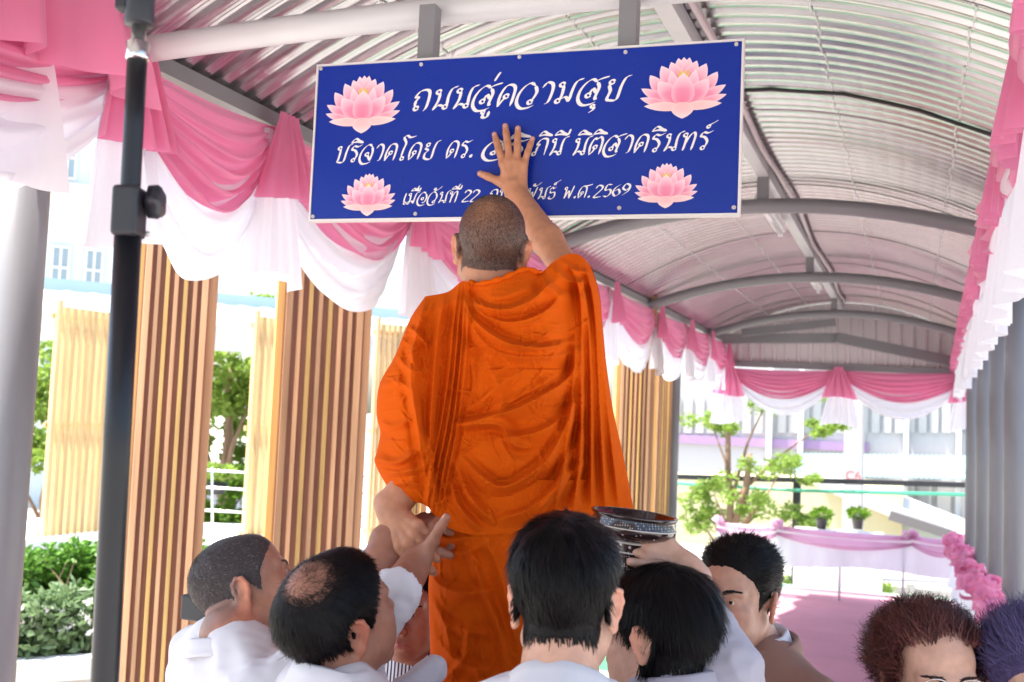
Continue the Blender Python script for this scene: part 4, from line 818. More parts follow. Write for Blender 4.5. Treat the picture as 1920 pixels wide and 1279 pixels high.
def paint_head(P, base, shade=None):
    """intrinsic colour: lips, ears, cheeks, brow shadow-free"""
    b = A3(*base); C = np.tile(b, (len(P), 1)); x, y, z = P.T
    lip = np.exp(-((np.abs(x)/.021)**4))*np.exp(-(((z+.0675)/.0085)**4))*(y > .085); C = C*(1-.75*lip[:, None])+A3(.42, .13, .12)*(.75*lip[:, None])
    ear = np.clip((np.abs(x)-.074)/.01, 0, 1)*(y < .03)*(z < .05); C *= (1+ear[:, None]*A3(.18, -.06, -.1))
    ck = np.exp(-(((np.abs(x)-.042)/.02)**2+((z+.025)/.022)**2))*(y > .03); C *= 1+ck[:, None]*A3(.06, -.08, -.08)
    C *= (1+.09*vnoise(P*60, 1, 3))[:, None]; return np.clip(C, .005, 1)
def hairline(P, front=.078, nape=-.062):
    """signed: >0 where scalp hair grows"""
    x, y, z = P.T
    zb = np.interp(y, [-.12, -.055, -.03, -.014, .004, .024, .036, .055, .080, .12], [nape, nape+.004, -.030, .020, .012, -.012, .030, .052, front, front+.03])
    return z-zb-.005*vnoise(P*90, 1, 8)
def strands(mb, P, N, D, L, wd, col, r, seg=4, lift=.2, droop=.0, wave=0., jit=.25, side=None, droopdir=None):
    n = len(P); D = D+jit*r.normal(size=(n, 3)); D -= N*np.sum(D*N, 1)[:, None]; D /= np.linalg.norm(D, axis=1)[:, None]+1e-9
    S_ = np.cross(D, N); L = np.asarray(L, float).reshape(-1, 1)*r.uniform(.6, 1.25, (n, 1)); lf = lift*r.uniform(.3, 1.4, n)[:, None]; ph = r.uniform(0, 6.28, (n, 1)); rows = []
    dd = A3(0, 0, -1) if droopdir is None else droopdir
    for j in range(seg+1):
        t = j/seg; c = P+D*L*t+N*(L*lf*(t-.55*t*t))+dd*(L*droop*t*t)
        if wave: c = c+(S_*np.sin(ph+t*9)+N*np.cos(ph+t*9))*wave*t**.6
        w_ = wd*(1-.8*t)*(.6+.4*min(1, t*4+.5)); rows += [c-S_*w_, c+S_*w_]
    V = np.stack(rows, 1).reshape(-1, 3); m = 2*(seg+1); b = np.arange(n)[:, None]*m
    F = np.concatenate([b+np.array([2*j, 2*j+1, 2*j+3, 2*j+2]) for j in range(seg)]); C = np.repeat(A3(*col)*r.uniform(.6, 1.5, (n, 1)), m, 0)
    mb.add(V, F, np.clip(C, .002, 1))
def sample(V, F, N, mask, n, r):
    f = F[mask[F].all(1)]; ar = np.linalg.norm(np.cross(V[f[:, 2]]-V[f[:, 0]], V[f[:, 3]]-V[f[:, 1]]), axis=1); i = r.choice(len(f), n, p=ar/ar.sum()); w_ = r.dirichlet((1, 1, 1, 1), n)
    return (V[f[i]]*w_[..., None]).sum(1), nrm_rows((N[f[i]]*w_[..., None]).sum(1))
def nrm_rows(a): return a/(np.linalg.norm(a, axis=1)[:, None]+1e-12)
class Person:
    def __init__(s, label, hc, R, nb, skin, ground, group=None, eyes=.0035, jaw=1., full=1., neck=.056, sc=1.):
        s.hc = A3(*hc); s.R = R*sc; s.Rn = R; s.nb = A3(*nb); s.skin = SKIN[skin]; s.root = thing('person', label, 'person', (s.nb[0], s.nb[1], ground), group); s.parts = []; s.ground = ground
        hs = head_sdf(eyes, jaw, full=full); s.hs = hs
        H = Sdf().xf(hs, A3(0, 0, 0), np.eye(3)); lnb = (s.Rn.T @ (s.nb-s.hc))/sc
        H.cap((0, -.030, -.045), lnb+A3(0, 0, 0), neck, neck*1.12, .022); H.cap((0, .035, -.08), lnb+s.Rn.T @ ((s.fwd())*.02), .03, .045, .02)
        V, F = nets(H, *bbox(H, .012), .0030); s.hV, s.hF = V, F; s.hN = vnormals(V, F)
        s.hcol = paint_head(V, s.skin); s.sc = sc
    def fwd(s): f = s.Rn[:, 1].copy(); f[2] = 0; return nrm(f)
    def toW(s, P): return s.hc+P @ s.R.T
    def limb(s, sdf, h=.0035, col=None):
        V, F = nets(sdf, *bbox(sdf), h); C = A3(*(col or s.skin))*(1+.10*vnoise(V*40, 1, 5))[:, None]
        for q in sdf.joints: k = np.exp(-(np.linalg.norm(V-q, axis=1)/.0065)**2)[:, None]; C = C*(1-k*A3(.10, .24, .26))
        for q in sdf.nails: k = (np.linalg.norm(V-q, axis=1) < .0058)[:, None]*.75; C = C*(1-k)+A3(.62, .36, .30)*k
        s.parts.append((V, F, C))
    def finish(s, eyes=True, brow=None, look=(0, 0), browcol=(.012, .01, .01)):
        mb = MB(); mb.add(s.toW(s.hV), s.hF, s.hcol)
        for V, F, C in s.parts: mb.add(V, F, np.clip(C, 0, 1))
        s.body = mb.build('body', M_skin, s.root, True)
        if eyes:
            for x in (-1, 1):
                c = A3(x*.0315, .0775, .010); e = MB(); n = 18
                prof = [(.0128*math.sin(t), .0128*math.cos(t)) for t in np.linspace(.001, math.pi*.6, 12)]
                d = nrm(A3(look[0], 1, look[1])); eb = MB().lathe(prof, s.toW(c), s.Rn @ d, n).build('eye', M_eye, s.root, True)
                MB().lathe([(.0001, .0133), (.003, .0132), (.0058, .0120)], s.toW(c), s.Rn @ d, 18).build('iris', M_iris, eb, True)
        if brow:
            r = np.random.default_rng(4)
            for x in (-1, 1):
                mb = MB()
                n = 320; t = r.uniform(0, 1, n); P = np.c_[x*(.012+.036*t), np.zeros(n), brow[0]+brow[1]*np.sin(t*2.2)+r.normal(size=n)*.0022*(1.1-t)]
                y = np.full(n, .13)
                for _ in range(26): P[:, 1] = y; y = y-np.clip(s.hs(P), -.01, .01)*.8
                P[:, 1] = y+.0004; e_ = 1e-3; g_ = np.stack([s.hs(P+A3(*d_))-s.hs(P-A3(*d_)) for d_ in ((e_, 0, 0), (0, e_, 0), (0, 0, e_))], 1); strands(mb, P, nrm_rows(g_), np.tile(A3(x, -.35, .25), (n, 1)), .0065, .0006, browcol, r, 2, .05, 0, 0, .15)
                mb.v = [tuple(q) for q in s.toW(np.array(mb.v))]; mb.build('eyebrow', M_hair, s.root)
    def hair(s, col, thick, n, L, wd, flow, region=None, name='hair', lift=.15, droop=.1, wave=0., seg=4, seed=1, grow=None, jit=.25, neck=.0035, shell=True):
        """thick: base shell thickness (or fn of P); region(P)>0 where hair grows; flow(P) -> direction field, all in head space"""
        r = np.random.default_rng(seed); P, F, N = s.hV, s.hF, s.hN; reg = np.where(s.hs(P) > neck, -1., (region or hairline)(P)); th = thick(P) if callable(thick) else np.full(len(P), thick)
        ear = ((np.abs(P[:, 0]) > .0745) & (np.abs(P[:, 1]+.013) < .03) & (np.abs(P[:, 2]) < .036)) | ((np.abs(P[:, 0]) > .0785) & (np.abs(P[:, 1]+.02) < .06) & (P[:, 2] < .032) & (P[:, 2] > -.045))
        m = (reg > 0) & ~ear; ramp = np.clip(reg/.045, 0, 1)**.8
        f = F[m[F].any(1)]; used, inv = np.unique(f, return_inverse=True); SV = P[used]+N[used]*((th*ramp)[used]+.0006)[:, None]*(1+.18*vnoise(P[used]*70, 1, seed))[:, None]
        SV = np.where((m[used])[:, None], SV, P[used]-N[used]*.0015); sf = inv.reshape(-1, 4)
        mb = MB()
        if shell: mb.add(SV, sf, A3(*col)*(.8+.25*vnoise(SV*160, 1, seed+1))[:, None].clip(.3, 2))
        SN = vnormals(SV, sf); ok = (reg[used] > .004) & ~ear[used]
        Q, QN = sample(SV, sf, SN, ok, n, r); rq = np.where(s.hs(Q) > neck+.03, 0., (region or hairline)(Q)); strands(mb, Q, QN, nrm_rows(flow(Q)), L*np.clip(.22+rq/.055, .22, 1)*np.where(Q[:, 1] < -.02, np.clip((Q[:, 2]+.095)/.075, .25, 1), 1)*(1-.8*np.exp(-((Q[:, 1]+.010)/.040)**2-((Q[:, 2]-.015)/.042)**2)*(np.abs(Q[:, 0]) > .05)), wd, col, r, seg, lift, droop, wave, jit, droopdir=s.Rn.T @ A3(0, 0, -1))
        if shell and hasattr(s, 'body'):      # fine stubble fading out below the hairline
            g = np.clip((reg+.012)/.020, 0, 1)*(~ear); g = np.where((s.hs(P) > neck+.02) | (P[:, 1] > .05), 0, g)[:, None]*.7; C = s.hcol*(1-g)+A3(*col)*1.6*g; s.hcol = C
            at_ = s.body.data.color_attributes['Col'].data; buf = np.empty(len(at_)*4, np.float32); at_.foreach_get('color', buf); buf = buf.reshape(-1, 4); buf[:len(C), :3] = C; at_.foreach_set('color', buf.ravel())
        mb.v = [tuple(q) for q in s.toW(np.array(mb.v))]; return mb.build(name, M_hair, s.root, True)
def crown_flow(c=(0, -.065, .112), fw=.0):
    c = A3(*c)
    def f(P): d = P-c; sw = np.cross(np.tile(A3(0, -.3, 1), (len(P), 1)), d)*.25; return d+sw+np.array([0, fw, 0])
    return f
def garment(name, m, root, sdf, h, grow=0., wr=.004, wsc=14., seed=0, cutf=None, stretch=(1, 1, .6), smooth=True):
    lo, hi = bbox(sdf, .03)
    def F(P): 
        d = sdf(P, grow)
        if wr: d = d-wr*(1-2*np.abs(vnoise(P*np.array(stretch), wsc, seed, 2)))*.8
        return d
    V, Fc = nets(F, lo, hi, h)
    if cutf is not None: k = cutf(V); Fc = Fc[k[Fc].all(1)]
    u, inv = np.unique(Fc, return_inverse=True); return link(name, V[u], inv.reshape(-1, 4), m, root, smooth)
def torso_sdf(nb, fwd, pelvis, sw=.185, chest=(.155, .105), belly=(.15, .115)):
    nb = A3(*nb); fwd = nrm(fwd); r = np.cross(fwd, ZU); R = np.array([r, fwd, ZU]).T; s = Sdf(); pel = A3(*pelvis); c = nb*.68+pel*.32-ZU*.03
    s.ell(c+fwd*.005, (chest[0], chest[1], .20), R, .05); s.ell(nb*.35+pel*.65, (belly[0], belly[1], .17), R, .07); s.ell(pel, (.155, .11, .13), R, .06)
    s.cap(nb-ZU*.075-r*sw*.96, nb-ZU*.03-r*.055, .052, .062, .06); s.cap(nb-ZU*.075+r*sw*.96, nb-ZU*.03+r*.055, .052, .062, .06)
    return s, nb-ZU*.085-r*sw, nb-ZU*.085+r*sw
def collar(name, m, root, nb, up, fwd, r0, h=.038, fold=.045, open_=.25, flare=1.1):
    """turned-down shirt collar round the neck, open at the front"""
    up = nrm(up); f = nrm(A3(*fwd)-up*np.dot(fwd, up)); r = np.cross(f, up); P = []; n = 48
    prof = [(0, 0), (.0, h*.5), (.002, h*.9), (.006, h), (.010, h*.93), (.017, h*.5), (.025, h-fold*.8), (.030, h-fold)]
    for i in range(n+1):
        a = open_+(2*math.pi-2*open_)*i/n; d = f*math.cos(a)+r*math.sin(a); k = 1-.18*abs(math.cos(a)); wob = .0015*math.sin(a*7)
        P.append([A3(*nb)+d*(r0*k*flare+o+wob)+up*(z+.016*(-math.cos(a))) for o, z in prof])
    o = MB().grid(P).build(name, m, root, True); solid(o, .002); return o
def legs(s, m, pelvis, fwd, ground, spread=.1):
    r = np.cross(nrm(fwd), ZU); t = Sdf(); pelvis = A3(*pelvis)
    for x in (-1, 1):
        hip = pelvis+r*x*.085-ZU*.04; an = A3(hip[0]+r[0]*x*.02, hip[1]+r[1]*x*.02, ground+.06); kn = (hip+an)/2+fwd*.02
        t.cap(hip, kn, .088, .066, .02); t.cap(kn, an, .066, .055, .02)
    garment('trousers', m, s.root, t, .018, 0, .003, 8, 3)
    for x in (-1, 1):
        an = pelvis+r*x*.105; an[2] = ground; q = Sdf().cap(an+ZU*.045-fwd*.04, an+ZU*.04+fwd*.14, .042, .034, .02); o = garment('shoe', M_black, s.root, q, .012, 0, 0, 8, 3, lambda V: V[:, 2] > ground+.001)
def sleeve(pts, rs, k=.02):
    s = Sdf()
    for a, b, r0, r1 in zip(pts[:-1], pts[1:], rs[:-1], rs[1:]): s.cap(a, b, r0, r1, k)
    return s
# ================================================================== the monk
M_robe = mat('orange_robe', (.67, .10, .004), .92, 0, noise=(5, .07), bump=(420, .3, .0015), trans=.12, spec=.06)
D0 = 2.36
hc = atD(921, 470, 2.40); R = frame(3, 14, -3); nb = atD(928, 556, 2.375)
mk = Person('monk in an orange robe seen from behind reaching up to the blue sign', hc, R, nb, 'monk', .74, None, jaw=1.06, neck=.062, sc=.98)
# right arm up to the sign
wpx = p2s(974, 366); tip = p2s(961, 238); wr_ = s2w(*wpx, .030); up_ = s2w(*tip, .016)-s2w(*wpx, .022)
el = atD(1076, 528, 2.66); sh = atD(1040, 600, 2.42)
ha = hand_sdf(wr_, up_, _n, -1, ((2, 3, 2), (1, 3, 2), (1, 3, 2), (3, 4, 3)), (-12, -3, 6, 23), (.86, .62, -.12), -4, 1.0)
arm = Sdf(); arm.cap(wr_, wr_*.45+el*.55, .0275, .039, .02).cap(wr_*.45+el*.55, el, .039, .035, .02).cap(el, sh, .038, .052, .02)
arm.p += ha.p; arm.nails = ha.nails; arm.joints = ha.joints; mk.limb(arm, .0026)
# left forearm and hand resting on the helper's arm
le = atD(792, 860, 2.34); lw = atD(734, 960, 2.27)
lh = hand_sdf(lw, atD(778, 1020, 2.20)-lw, A3(-.2, -.75, .55), 1, (30, 35, 38, 40), (-6, -1, 3, 8), (.8, .5, -.4), 14, 1.0)
la = Sdf().cap(le, lw*.7+le*.3, .036, .031, .02).cap(lw*.7+le*.3, lw, .031, .027, .02); la.p += lh.p; la.nails = lh.nails; la.joints = lh.joints; mk.limb(la, .003)
# hidden torso joins head and arms
tq = Sdf().cap(nb, atD(915, 900, 2.38), .06, .10, .05).cap(nb-ZU*.04, sh, .06, .05, .05).cap(nb-ZU*.04, atD(800, 640, 2.36), .06, .05, .05).cap(atD(800, 640, 2.36), le, .045, .04, .03)
for x in (-.05, .05): q = atD(945, 1000, 2.37)+RH*x; tq.cap(q, A3(q[0], q[1], .80), .05, .04, .03); tq.cap(A3(q[0], q[1], .78)-FH*.03, A3(q[0], q[1], .765)+FH*.13, .036, .03, .02)
mk.limb(tq, .012)
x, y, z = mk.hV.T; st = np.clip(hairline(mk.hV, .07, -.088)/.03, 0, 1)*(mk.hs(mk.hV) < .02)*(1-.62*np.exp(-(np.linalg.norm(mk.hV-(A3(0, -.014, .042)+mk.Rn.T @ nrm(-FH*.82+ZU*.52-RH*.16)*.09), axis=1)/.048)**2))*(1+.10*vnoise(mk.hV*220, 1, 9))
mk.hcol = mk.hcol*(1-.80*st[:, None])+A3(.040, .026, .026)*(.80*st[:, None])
mk.finish()
mk.hair((.030, .021, .020), .0, 16000, .0042, .00026, crown_flow((-.006, -.070, .105)), lambda P: hairline(P, .07, -.088), neck=.02, shell=False, lift=.6, droop=.0, seg=2, seed=5, jit=.3)
# ---- robe: a cloth volume bounded by the traced hem and shoulders, with modelled folds
def curve(pts, n): 
    p = cr(pts, 12); s = np.r_[0, np.cumsum(np.linalg.norm(np.diff(p, axis=0), axis=1))]; t = np.linspace(0, s[-1], n); return np.c_[np.interp(t, s, p[:, 0]), np.interp(t, s, p[:, 1])]
NS, NV = 300, 320
T = curve([(797, 556), (840, 547), (868, 527), (895, 534), (940, 524), (984, 506), (1012, 512), (1036, 492), (1062, 477), (1088, 479), (1110, 502)], NS)
Bt = curve([(752, 936), (800, 949), (832, 985), (900, 1004), (1000, 992), (1100, 975), (1188, 954)], NS)
Lc = curve([(797, 556), (768, 600), (740, 668), (712, 720), (706, 775), (713, 812), (706, 848), (703, 868), (724, 908), (752, 936)], NV)
Rc = curve([(1110, 502), (1124, 550), (1130, 610), (1138, 690), (1150, 770), (1170, 860), (1188, 954)], NV)
s = np.linspace(0, 1, NS)[None, :, None]; v = np.linspace(0, 1, NV)[:, None, None]
PX = (1-v)*T[None]+v*Bt[None]+(1-s)*Lc[:, None]+s*Rc[:, None]-((1-s)*(1-v)*T[0]+s*(1-v)*T[-1]+(1-s)*v*Bt[0]+s*v*Bt[-1])
px, py = PX[..., 0], PX[..., 1]
FOLDS = []   # (polyline px, amplitude m, width px on the left side, width px on the right side)
def fold(pts, a, w0=7, w1=12): FOLDS.append((cr(pts, 8), a, w0, w1))
for o, a in ((-13, .013), (-4, .017), (5, .016), (13, .012)): fold([(871+o*.7, 530), (864+o, 600), (856+o*1.1, 700), (842+o*1.2, 800), (824+o*1.2, 890), (812+o, 975)], a, 3.5, 4.5)
fold([(874, 545), (900, 572), (950, 580), (1000, 560), (1036, 525)], .015, 6, 12)
fold([(872, 552), (905, 590), (960, 604), (1020, 585), (1060, 545)], .012, 5, 12)
fold([(868, 556), (890, 600), (945, 640), (1010, 652), (1078, 640)], .019, 6, 16)
fold([(866, 575), (905, 640), (960, 668), (1040, 668), (1084, 655)], .010, 5, 12)
fold([(1082, 648), (1066, 708), (979, 762), (911, 783), (848, 798)], .019, 14, 6)
fold([(1086, 680), (1074, 760), (1010, 810), (930, 822)], .012, 14, 7)
fold([(850, 800), (900, 795), (940, 800), (965, 835), (1000, 840)], .013, 8, 6)
fold([(1084, 740), (1060, 800), (1020, 868), (950, 912), (905, 895), (860, 850)], .018, 14, 6)
fold([(1092, 800), (1060, 880), (1000, 950), (930, 975)], .016, 14, 7)
fold([(1102, 860), (1052, 905), (1005, 968)], .014, 10, 6)
fold([(850, 860), (880, 930), (930, 985)], .012, 8, 7)
fold([(845, 900), (860, 950), (900, 996)], .010, 6, 6)
fold([(880, 640), (872, 700), (866, 760)], .008, 7, 9); fold([(905, 660), (940, 740), (935, 780)], .006, 8, 10)
fold([(990, 690), (940, 720), (890, 770)], .005, 8, 8); fold([(1050, 700), (985, 740), (900, 775)], .006, 10, 7)
for pts, a in (([(1070, 500), (1088, 560), (1090, 700), (1088, 850), (1070, 980)], .024), ([(1084, 495), (1102, 600), (1108, 760), (1108, 960)], .022), ([(1096, 495), (1114, 580), (1124, 760), (1136, 965)], .018), ([(1104, 500), (1122, 600), (1140, 780), (1162, 960)], .014), ([(1078, 560), (1076, 700), (1060, 850), (1035, 985)], .016)): fold(pts, a, 7, 6)
fold([(1040, 495), (1056, 520), (1080, 530), (1108, 525)], .012, 6, 8); fold([(1052, 486), (1075, 505), (1106, 512)], .008, 5, 6); fold([(1015, 512), (1030, 540), (1062, 560)], .012, 7, 9)
fold([(800, 560), (782, 620), (770, 700), (782, 790), (800, 900), (812, 950)], .014, 8, 7); fold([(835, 550), (822, 620), (812, 720), (806, 820), (812, 900)], .013, 7, 6)
fold([(765, 612), (785, 628), (802, 652)], .011, 5, 6); fold([(768, 640), (778, 700), (772, 770)], .007, 6, 6)
fold([(745, 665), (765, 690), (790, 700)], .007, 6, 6); fold([(716, 725), (745, 715), (775, 735)], .007, 6, 7); fold([(710, 790), (740, 800), (778, 780)], .008, 6, 7)
fold([(705, 858), (745, 868), (790, 840)], .013, 8, 5); fold([(712, 880), (755, 886), (798, 872)], .008, 6, 6); fold([(730, 912), (765, 905), (805, 915)], .006, 6, 5); fold([(785, 800), (800, 850), (820, 960)], .010, 6, 5)
rr = np.random.default_rng(77)
for _ in range(150):     # small crumples
    c = rr.uniform((715, 560), (1080, 960)); a = rr.normal(.9, .5)*rr.choice([-1, 1]); l = rr.uniform(14, 38); d = np.array([math.cos(a), math.sin(a)])*l
    fold([c-d, c+np.array([-d[1], d[0]])*.12, c+d], rr.uniform(.001, .0032), rr.uniform(1.4, 2.6), rr.uniform(2, 5))
def fold_disp(px, py):
    H = np.zeros(px.shape); Q = np.c_[px.ravel(), py.ravel()]
    Hf = H.ravel()
    for pl, a, w0, w1 in FOLDS:
        lo = pl.min(0)-40; hi = pl.max(0)+40; I = np.where((Q[:, 0] > lo[0]) & (Q[:, 0] < hi[0]) & (Q[:, 1] > lo[1]) & (Q[:, 1] < hi[1]))[0]
        if not len(I): continue
        q = Q[I]; best = np.full(len(I), 1e9); sg_ = np.zeros(len(I)); tt = np.zeros(len(I))
        for k in range(len(pl)-1):
            e = pl[k+1]-pl[k]; w_ = q-pl[k]; t = np.clip(w_ @ e/(e @ e+1e-9), 0, 1); dv = w_-t[:, None]*e; dd = np.linalg.norm(dv, axis=1); m = dd < best
            best = np.where(m, dd, best); sg_ = np.where(m, np.sign(e[0]*dv[:, 1]-e[1]*dv[:, 0]), sg_); tt = np.where(m, (k+t)/(len(pl)-1), tt)
        w_ = np.where(sg_ > 0, w1, w0); taper = np.clip(np.minimum(tt, 1-tt)*5, 0, 1)**.7
        Hf[I] += a*taper*(.62*np.exp(-(best/w_)**2)+.42*np.exp(-best/(.55*w_))-.30*np.exp(-((best-w_*2.0)/w_)**2))
    return Hf.reshape(px.shape)
H = fold_disp(px, py)
S_ = np.linspace(-1, 1, NS)[None, :]; Vv = np.linspace(0, 1, NV)[:, None]
edge = np.sqrt(np.clip(1-S_**2, 0, 1)); bth = np.interp(Vv, [0, .08, .25, .6, 1], [.045, .10, .125, .14, .15])
near = D0+.02-bth*edge**.8
near = near+.10*(1/(1+np.exp(-(S_-.58)/.06)))*np.interp(Vv, [0, .3, 1], [1.3, .9, .45])       # cloth over the raised arm hangs further away
near = near-.055*np.exp(-((px-765)/42)**2)*np.interp(py, [560, 700, 880, 960], [.2, 1, 1.2, .5])     # bent left arm under the cloth
near = near-.030*np.exp(-((px-960)/90)**2-((py-640)/110)**2)                                  # shoulder blades
near = near+.03*np.exp(-((px-880)/25)**2-((py-560)/25)**2)
near = near-.055*np.exp(-((px-928)/62)**2)*np.exp(-Vv/.09)
near = near-H*1.75-.0012*vnoise(np.stack([px, py, 0*px], -1), .16, 4)
far = D0+.03+bth*edge**.8*.85+.10*(1/(1+np.exp(-(S_-.5)/.08)))
def unp(px, py, d): return CAMP+np.stack([(px-960)/FPX, (639.5-py)/FPX, np.ones_like(px)], -1) @ CR*d[..., None]
Wn = unp(px, py, near); Wf = unp(px, py, far)
Wn0 = Wn; ring = np.concatenate([Wn, Wf[:, ::-1]], 1); nR = ring.shape[1]; V = ring.reshape(-1, 3)
F = [(i*nR+j, i*nR+(j+1) % nR, (i+1)*nR+(j+1) % nR, (i+1)*nR+j) for i in range(NV-1) for j in range(nR)]
link('robe', V, F, M_robe, mk.root, True)
# ---- lower robe
FOLDS = []
fold([(803, 1072), (828, 1098), (872, 1112), (930, 1105)], .016, 7, 10); fold([(808, 1030), (850, 1040), (910, 1020)], .010, 8, 7); fold([(810, 990), (840, 1010), (900, 1008)], .010, 6, 8)
fold([(812, 1128), (834, 1170), (846, 1230)], .009, 6, 6); fold([(870, 1010), (900, 1090), (935, 1180), (950, 1279)], .012, 8, 7); fold([(820, 1200), (860, 1240), (920, 1262)], .010, 6, 8)
fold([(905, 1000), (940, 1080), (965, 1200)], .010, 8, 8); fold([(812, 1150), (860, 1180), (930, 1190)], .007, 6, 8); fold([(830, 1279), (870, 1230), (880, 1160)], .009, 6, 8); fold([(1040, 960), (1030, 1100), (1035, 1279)], .014, 8, 8)
for _ in range(80):
    c = rr.uniform((808, 980), (960, 1300)); a = rr.normal(1.2, .5)*rr.choice([-1, 1]); l = rr.uniform(12, 34); d = np.array([math.cos(a), math.sin(a)])*l; fold([c-d, c+np.array([-d[1], d[0]])*.12, c+d], rr.uniform(.001, .003), rr.uniform(1.4, 2.6), rr.uniform(2, 5))
NS2, NV2 = 220, 260; yy = np.linspace(900, 1760, NV2)[:, None]; lx = np.interp(yy, [900, 960, 1000, 1060, 1100, 1279, 1760], [822, 806, 803, 806, 803, 809, 815]); rx = np.interp(yy, [900, 1000, 1279, 1760], [1110, 1098, 1075, 1060])
S2 = np.sin(np.linspace(-1, 1, NS2)*math.pi/2)[None]; px = (lx+rx)/2+(rx-lx)/2*S2; py = yy+0*px
e2 = np.sqrt(np.clip(1-S2**2, 0, 1)); near = D0+.01-.135*e2-1.4*fold_disp(px, py)-.0012*vnoise(np.stack([px, py, 0*px], -1), .16, 14)
Wn = unp(px, py, near); Wf = unp(px, py, D0+.01+.13*e2+0*px); ring = np.concatenate([Wn, Wf[:, ::-1]], 1); nR = ring.shape[1]
F = [(i*nR+j, i*nR+(j+1) % nR, (i+1)*nR+(j+1) % nR, (i+1)*nR+j) for i in range(NV2-1) for j in range(nR)]
link('lower_robe', ring.reshape(-1, 3), F, M_robe, mk.root, True)
# collar roll of the robe round the neck
k_ = [int(round(a)) for a in np.linspace(NS*.27, NS*.66, 26)]
P = [Wn0[0, a]-FH*.004+ZU*.001 for a in k_]; P = [P[0]+FH*.10]+P+[P[-1]+FH*.10]
MB().tube(cr(P, 4), .0055+.0015*np.sin(np.arange(len(cr(P, 4)))*.35), 10).build('robe_collar', M_robe, mk.root, True)
# what he stands on
fx = atD(925, 1000, 2.36)
t = thing('step_stool', 'wooden step stool under the monk, hidden behind the helpers', 'stool', (fx[0], fx[1], 0)); M_stool = wood('stool_wood', (.3, .17, .09))
RS = np.array([RH, FH, ZU]).T
mb = MB(); mb.box((fx[0], fx[1], .715), (.5, .42, .05), RS); bevel(mb.build('tread', M_stool, t), .006)
for a in (-.21, .21):
    for b in (-.17, .17): q = fx+RH*a+FH*b; mb = MB(); mb.box((q[0], q[1], .345), (.045, .045, .69), RS); mb.build('leg', M_stool, t)
# ================================================================== the helpers and guests
M_wshirt = mat('white_shirt', (.71, .695, .725), .8, 0, noise=(6, .03), bump=(500, .2, .0008), trans=.06)
M_gshirt = mat('pale_grey_jacket', (.42, .39, .44), .7, 0, noise=(6, .04), bump=(500, .25, .001))
M_suit = mat('brown_suit', (.31, .175, .13), .85, 0, noise=(9, .08), bump=(700, .3, .001)); M_navy = mat('navy_cloth', (.015, .025, .07), .7); M_trs = mat('dark_trousers', (.03, .03, .04), .8)
def stripes():
    m = bpy.data.materials.new('striped_shirt'); m.use_nodes = True; N = m.node_tree.nodes; L = m.node_tree.links; b = N['Principled BSDF']; b.inputs['Roughness'].default_value = .75
    tc = N.new('ShaderNodeTexCoord'); mp = N.new('ShaderNodeMapping'); mp.inputs['Rotation'].default_value = (0, 0, -TH); wv = N.new('ShaderNodeTexWave'); wv.inputs['Scale'].default_value = 34; wv.inputs['Distortion'].default_value = .6; wv.inputs['Detail Scale'].default_value = .3
    L.new(tc.outputs['Object'], mp.inputs[0]); L.new(mp.outputs[0], wv.inputs['Vector']); r = N.new('ShaderNodeValToRGB'); r.color_ramp.elements[0].position = .42; r.color_ramp.elements[1].position = .5
    r.color_ramp.elements[0].color = (.035, .04, .085, 1); r.color_ramp.elements[1].color = (.74, .74, .78, 1); L.new(wv.outputs['Fac'], r.inputs[0]); L.new(r.outputs[0], b.inputs['Base Color']); return m
M_stripe = stripes()
BLK = (.0055, .0045, .005)
def dress(p, m, ang, pelvis=None, sw=.185, sleeves=(), col_r=.066, col_up=None, wr=.006, collar_m=None, trs=M_trs, hang=(True, True), chest=(.155, .105), name='shirt', col_h=.036, seed=0, nocollar=False, cuffs=()):
    f = frame(ang)[:, 1]; nb = p.nb; pel = A3(nb[0], nb[1], p.ground+.93)-f*.01 if pelvis is None else A3(*pelvis)
    s, SL, SR = torso_sdf(nb, f, pel, sw, chest); core = Sdf().cap(nb, pel, .06, .09, .03)
    for x in (-1, 1): h0 = pel+frame(ang)[:, 0]*x*.09; core.cap(pel, h0, .08, .06, .03).cap(h0, A3(h0[0], h0[1], p.ground+.07), .055, .035, .02)
    for i, q in enumerate((SL, SR)):
        core.cap(nb-ZU*.03, q, .05, .04, .03)
        if hang[i]:
            e = q-ZU*.28+(q-nb)*A3(1, 1, 0)*.12; w_ = e-ZU*.22+f*.05; s.cap(q, e, .058, .05, .03); s.cap(e, w_, .05, .038, .02)
            core.cap(q, e, .04, .036, .02).cap(e, w_-ZU*.05, .036, .026, .02); p.limb(hand_sdf(w_-ZU*.02, A3(0, 0, -1)+f*.1, (q-nb)*A3(1, 1, 0), 1 if i else -1, (14, 18, 20, 22)), .006)
    for q in sleeves:
        s.p += q.p
        for g_ in q.p: core.cap(g_[1], g_[2], .024, .022, .02)
    p.limb(core, .014)
    cutf = None
    if cuffs:
        def cutf(V):
            k = np.ones(len(V), bool)
            for c_, d_ in cuffs: k &= ~(((V-c_) @ d_ > 0) & (np.linalg.norm(V-c_, axis=1) < .11))
            return k
    garment(name, m, p.root, s, .0085 if not cuffs else .006, 0, wr, 13, seed, cutf)
    if not nocollar: collar('collar', collar_m or m, p.root, nb-ZU*.012, col_up if col_up is not None else (p.hc-nb), f, col_r, col_h)
    legs(p, trs, pel, f, p.ground); return s, SL, SR
def nbof(hc, R, drop=.165, back=.035): return hc-R[:, 2]*drop*.75-ZU*drop*.35-R[:, 1]*back
